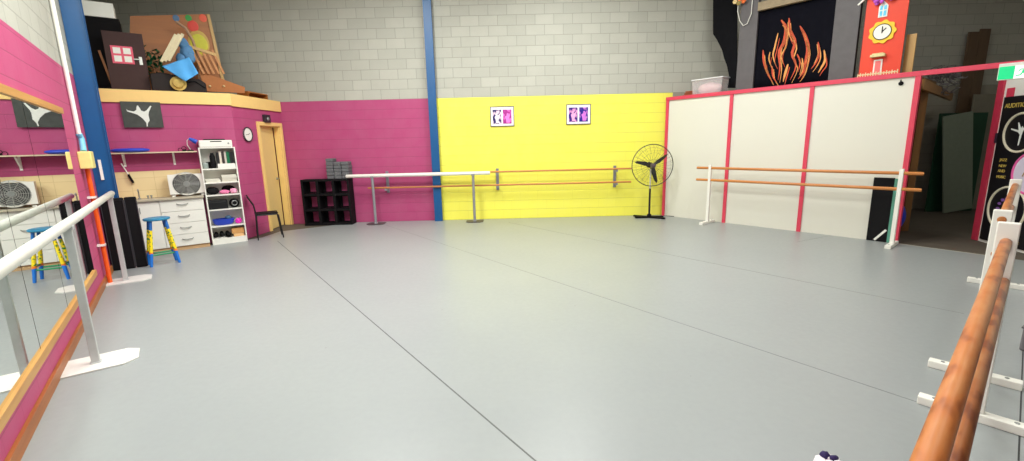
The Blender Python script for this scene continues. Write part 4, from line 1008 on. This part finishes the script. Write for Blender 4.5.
# dark stuff left of the door
m_dk = mat('very_dark', (18, 16, 18), .8, spec=.15)
a = kp(95, 87, .3); b = kp(104, 87, .3)
solo('timber_plank', 'narrow orange-brown plank propped left of the brown stage door', 'plank', K, (kp(104, 60, .33)[0] - .02, .36, DZ), MB().bar((.08, 0, .0), (-.02, 0, .62), .03, .03), m_ply)
a = kp(84, 28, .3); b = kp(118, 17, .3)
x0 = a[0]; x1 = b[0]; zt = kp(100, 14, .3)[1]
solo('black_cabinet', 'black cabinet on the kitchen roof between column and brown stage door', 'cabinet', K, (max(x0, .03), .42, DZ), MB().box(0, x1 - max(x0, .03), 0, .4, 0, zt - DZ - .02).box(.02, x1 - max(x0, .03) - .02, -.01, 0, .1, zt - DZ - .1), m_dk, bev=.004)
solo('white_carton', 'white carton on top of the black cabinet on the kitchen roof', 'box', K, (max(x0, .03), .41, zt - .018), MB().box(0, (x1 - max(x0, .03)) * .9, 0, .35, 0, .22), m_white, bev=.004)
# big brown board with painted balloons behind
l = 1.0
poly = kprop([(129, 92), (130, 16), (208, 14), (220, 66), (226, 92)], l); xo = poly[0][0]
t = thing('balloon_board', 'large brown board painted with coloured balloons leaning at the back of the kitchen roof', 'stage prop', K, (xo, l, DZ))
link('board', MB().prism([(x - xo, max(0, z - DZ)) for x, z in poly], 0, .02), m_ply, t)
e0, e1 = kp(208, 14, l), kp(225, 90, l)
link('edge_batten', MB().bar((e1[0] - xo, -.01, max(0.03, e1[1] - DZ)), (e0[0] - xo - .0, -.01, e0[1] - DZ - .01), .05, .03, (0, 1, 0)), m_plyz, t)
for px, py, r_, c, nm in ((176, 18, .05, (70, 110, 150), 'blue'), (188.5, 18, .05, (40, 150, 60), 'green'), (203, 18, .06, (236, 92, 60), 'orange'), (193, 26, .085, (220, 58, 40), 'red')):
    x, z = kp(px, py, l - .01); link('painted_balloon', MB().ball((x - xo, -.001, z - DZ), r_, (1, .06, 1.15), 16), mat('balloon_' + nm, c, .5), t, smooth=True)
x, z = kp(199, 43, l - .01); link('painted_oval', MB().ball((x - xo, -.001, z - DZ), .17, (.95, .04, 1.3), 24), mat('oval_tan', (196, 160, 70), .5), t, smooth=True)
link('painted_sun', MB().ball((x - xo, -.008, z - DZ - .02), .14, (.95, .04, 1.25), 24), mat('oval_lime', (206, 200, 40), .5), t, smooth=True)
# slatted bench end
l = .62
t = thing('slatted_bench', 'brown slatted bench end leaning at the right of the kitchen roof', 'bench', K, (kp(210, 88, l)[0], l, DZ)); xo = kp(210, 88, l)[0]
def k3(px, py, l_=None, dy=0): q = kp(px, py, l); return Vector((q[0] - xo, dy, max(.02, q[1] - DZ)))
link('top_rail', MB().bar(k3(187.5, 46), k3(216, 55), .05, .05, (0, 1, 0)), m_plyz, t)
for px in (192, 197, 202, 207, 212): link('slat', MB().bar(k3(px, 50), k3(px + 12, 74), .035, .03, (0, 1, 0)), mat('slat_tan', (196, 132, 78), .55), t)
link('lower_panel', MB().prism([(k3(x, y).x, k3(x, y).z) for x, y in ((198, 67), (209, 74), (245, 87), (245, 93), (205, 91))], .03, .05), mat('orange_ply', (176, 104, 44), .55), t)
for px, py in ((210, 86), (224, 86)): v_ = k3(px, py); link('knob', MB().ball((v_.x, .024, v_.z), .022, n=12), mat('knob_cream', (220, 190, 140), .5), t, smooth=True)
lF = Frame(D.w(0, 0), D.a)
a = D.lp(246, 97, .25); b = D.lp(266, 101, .25)
def frame_mb(w, h, d, s):
    return MB().box(0, w, 0, d, 0, s).box(0, w, 0, d, h - s, h).box(0, s, 0, d, s, h - s).box(w - s, w, 0, d, s, h - s)
solo('wooden_crate', 'small brown wooden crate at the right end of the kitchen roof', 'crate', D, (a[0], .2, DZ), frame_mb(b[0] - a[0], .15, .22, .02).box(.02, b[0] - a[0] - .02, .2, .215, .02, .13), m_ply)
# suitcase
l = .09; a = kp(152, 90, l); b = kp(207, 90, l); zt = kp(175, 73, l)[1] - DZ
t = thing('suitcase', 'dark brown suitcase lying at the front of the kitchen roof', 'suitcase', K, (a[0], l, DZ)); w = b[0] - a[0]
link('body', MB().prism([(0.0, 0), (w, 0), (w, zt * .55), (w * .9, zt * .75), (w * .2, zt), (0.0, zt * .9)], 0, .28), mat('suitcase_brown', (36, 27, 26), .6, spec=.25, vary=.3), t, bev=.02)
link('strap', MB().tube([(w * .45, -.006, 0.01), (w * .5, -.008, zt * .5), (w * .8, -.006, zt * .62), (w * .98, -.008, zt * .3)], .009, 6), m_black, t, smooth=True)
# straw hat
x, z = kp(180, 84, -.0); 
t = thing('straw_hat', 'straw hat hanging below the blue cloth in front of the suitcase', 'hat', K, (x, .0, z - .1)); t.rotation_euler = (1.5, 0, K.a)
link('brim', MB().lathe([(.07, 0), (.11, .004), (.112, .01), (.07, .012)], n=28), mat('straw', (206, 176, 98), .8, vary=.3, scale=60), t, smooth=True)
link('crown', MB().lathe([(.075, .008), (.07, .06), (.04, .075), (0, .076)], n=24), mat('straw', (206, 176, 98), .8), t, smooth=True); t.location = K.w(x - .02, .05, z + .01)
# blue cloth over the suitcase
cs = [kp(162, 66, .02), kp(185, 82, -.03), kp(198, 74, -.03), kp(189, 57, .02)]
P4 = [Vector((*c, 0)) for c in cs]
ys = [.02, -.045, -.045, .02]
def fcl(u, v):
    A_ = P4[0].lerp(P4[1], u); B_ = P4[3].lerp(P4[2], u); q = A_.lerp(B_, v); y_ = (.03 * (1 - u) - .12 * u) + .012 * math.sin(v * 9 + u * 3)
    return Vector((q.x - P4[0].x, y_, q.y - P4[1].y))
q = MB(); q.grid(fcl, 14, 14, .008); solo('blue_cloth', 'bright blue cloth draped over the front of the suitcase', 'cloth', K, (P4[0].x, -.0, P4[1].y), q, mat('sky_blue_cloth', (84, 168, 232), .7, vary=.15, scale=6), smooth=True)
# cream accordion-like bundle
a = kp(161, 60, .05); b = kp(175.5, 32, .05)
t = thing('board_bundle', 'three long cream boxes bundled upright at a slant behind the blue cloth', 'boxes', K, (a[0], .12, a[1] - .03))
for k in range(3):
    dx = k * .048; link('box', MB().bar((dx, k * .01, .01 + k * .012), (b[0] - a[0] + dx, k * .01, b[1] - a[1] + k * .012), .042, .09, (0, 1, 0)), mat('bundle_cream', (214, 200, 164), .6), t, bev=.004)
# blue organza bundle
a = kp(190, 50, .3); mb = MB()
for px, py, r_ in ((183, 42, .08), (187, 50, .10), (182, 58, .09), (190, 57, .08), (187, 66, .09)):
    x, z = kp(px, py, .3); mb.ball((x - a[0], random.uniform(-.04, .04), z - DZ), r_, (1, .6, 1.15), 14, .12)
x, z = kp(187, 80, .3); mb.ball((x - a[0], .03, .16), .16, (.8, .5, 1), 14, .05)
solo('blue_costume', 'crumpled pale blue costume heaped behind the cream boxes', 'costume', K, (a[0], .42, DZ), mb, mat('costume_blue', (84, 134, 180), .7, vary=.4, scale=12), smooth=True)
x0, z0 = kp(184, 24, .5); x1, z1 = kp(197, 56, .5)
solo('curved_trim', 'curved pale strip with a black edge leaning against the balloon board', 'prop strip', K, (x0, .75, DZ), MB().tube([(-.1, 0, kp(180, 22, .75)[1] - DZ), (.02, 0, kp(186, 28, .75)[1] - DZ), (.1, -.02, kp(192, 40, .75)[1] - DZ), (.14, -.04, kp(196, 56, .75)[1] - DZ), (.1, 0, .0)], .022, 8), mat('strip_tan', (176, 140, 112), .6), smooth=True)
# greenery
a = kp(152, 62, .42); mb = MB()
for k in range(110):
    c3 = Vector((random.uniform(-.14, .14), random.uniform(-.08, .08), random.uniform(.2, .72))); d_ = Vector((random.uniform(-1, 1), random.uniform(-1, 1), random.uniform(-.3, 1))).normalized() * .11
    s3 = d_.cross(Vector((0, 0, 1))).normalized() * .03
    v_ = [mb.b.verts.new(q) for q in (c3, c3 + d_ * .5 + s3, c3 + d_, c3 + d_ * .5 - s3)]; mb.b.faces.new(v_)
mb.solid = .002
mb.b.verts.ensure_lookup_table()
t = thing('artificial_foliage', 'dark green artificial foliage between the brown stage door and the cream boxes', 'artificial plant', K, (a[0], .50, DZ + .0))
link('leaves', mb, mat('foliage_green', (22, 84, 46), .6, vary=.4), t); link('stem', MB().tube([(0, 0, 0), (.02, 0, .3), (-.02, .01, .7)], .008, 6), m_ply, t)
# reddish panel under the board
a = kp(128, 33, .9)

# ------------------------------------------------------------------ lights: fluorescent fittings under the roof, and one added fill light
def fitting(label, x, y, z, power, rot=0, ln=1.5, col=(.98, 1, .955)):
    t = thing('ceiling_light', label, 'light', Frame((x, y), rot), (0, 0, z), 0, 'roof light fittings')
    link('housing', MB().box(-ln / 2, ln / 2, -.16, .16, .04, .12), m_white, t, bev=.01)
    link('diffuser', MB().box(-ln / 2 + .02, ln / 2 - .02, -.14, .14, .005, .038), mat('light_diffuser', (255, 250, 240), .5, emit=3), t)
    link('suspension_wire', MB().tube([(-.5, 0, .12), (-.5, 0, TOP - z)], .004, 6).tube([(.5, 0, .12), (.5, 0, TOP - z)], .004, 6), m_grey_metal, t)
    ld = bpy.data.lights.new('tube_light', 'AREA'); ld.shape = 'RECTANGLE'; ld.size = ln; ld.size_y = .3; ld.energy = power; ld.color = col
    lo = bpy.data.objects.new('tube_light', ld); COL.objects.link(lo); lo.parent = t; lo.location = (0, 0, -.01)
PW = 105
for k, (x, y, f, lab) in enumerate(((-3.0, 3.2, 2.0, 'fluorescent roof light above the mirror barre'), (-2.2, 6.6, 1.2, 'fluorescent roof light nearest the kitchen units'), (.9, 7.2, 1.15, 'fluorescent roof light nearest the yellow wall'),
      (0.0, 4.2, .9, 'fluorescent roof light above the middle of the floor'), (3.4, 5.8, .65, 'fluorescent roof light nearest the white panels'), (.2, .8, .8, 'fluorescent roof light behind the camera'), (4.2, 2.6, .2, 'fluorescent roof light above the wooden barres'), (7.6, 5.0, .18, 'added fill light beyond the black poster for the upper right wall'))):  # last one is an added fill to brighten the upper right wall
    fitting(lab, x, y, 5.0, PW * f, .93)
wd = bpy.data.worlds.new('W'); S.world = wd; wd.use_nodes = True
wd.node_tree.nodes['Background'].inputs[0].default_value = (.9, .95, 1, 1); wd.node_tree.nodes['Background'].inputs[1].default_value = .3

# ------------------------------------------------------------------ camera
cd_ = bpy.data.cameras.new('camera'); cam = bpy.data.objects.new('camera', cd_); COL.objects.link(cam)
cd_.sensor_width = 36; cd_.lens = FOC / 1024 * 36; cd_.clip_start = .05; cd_.clip_end = 100
m3 = Matrix((RT, UP, -FW)).transposed(); cam.matrix_world = Matrix.Translation(EYEP) @ m3.to_4x4(); S.camera = cam
S.view_settings.view_transform = 'Standard'; S.view_settings.look = 'None'; S.view_settings.gamma = 1; S.view_settings.use_curve_mapping = False
S.view_settings.exposure = .27
S.cycles.max_bounces = 8; S.cycles.diffuse_bounces = 4
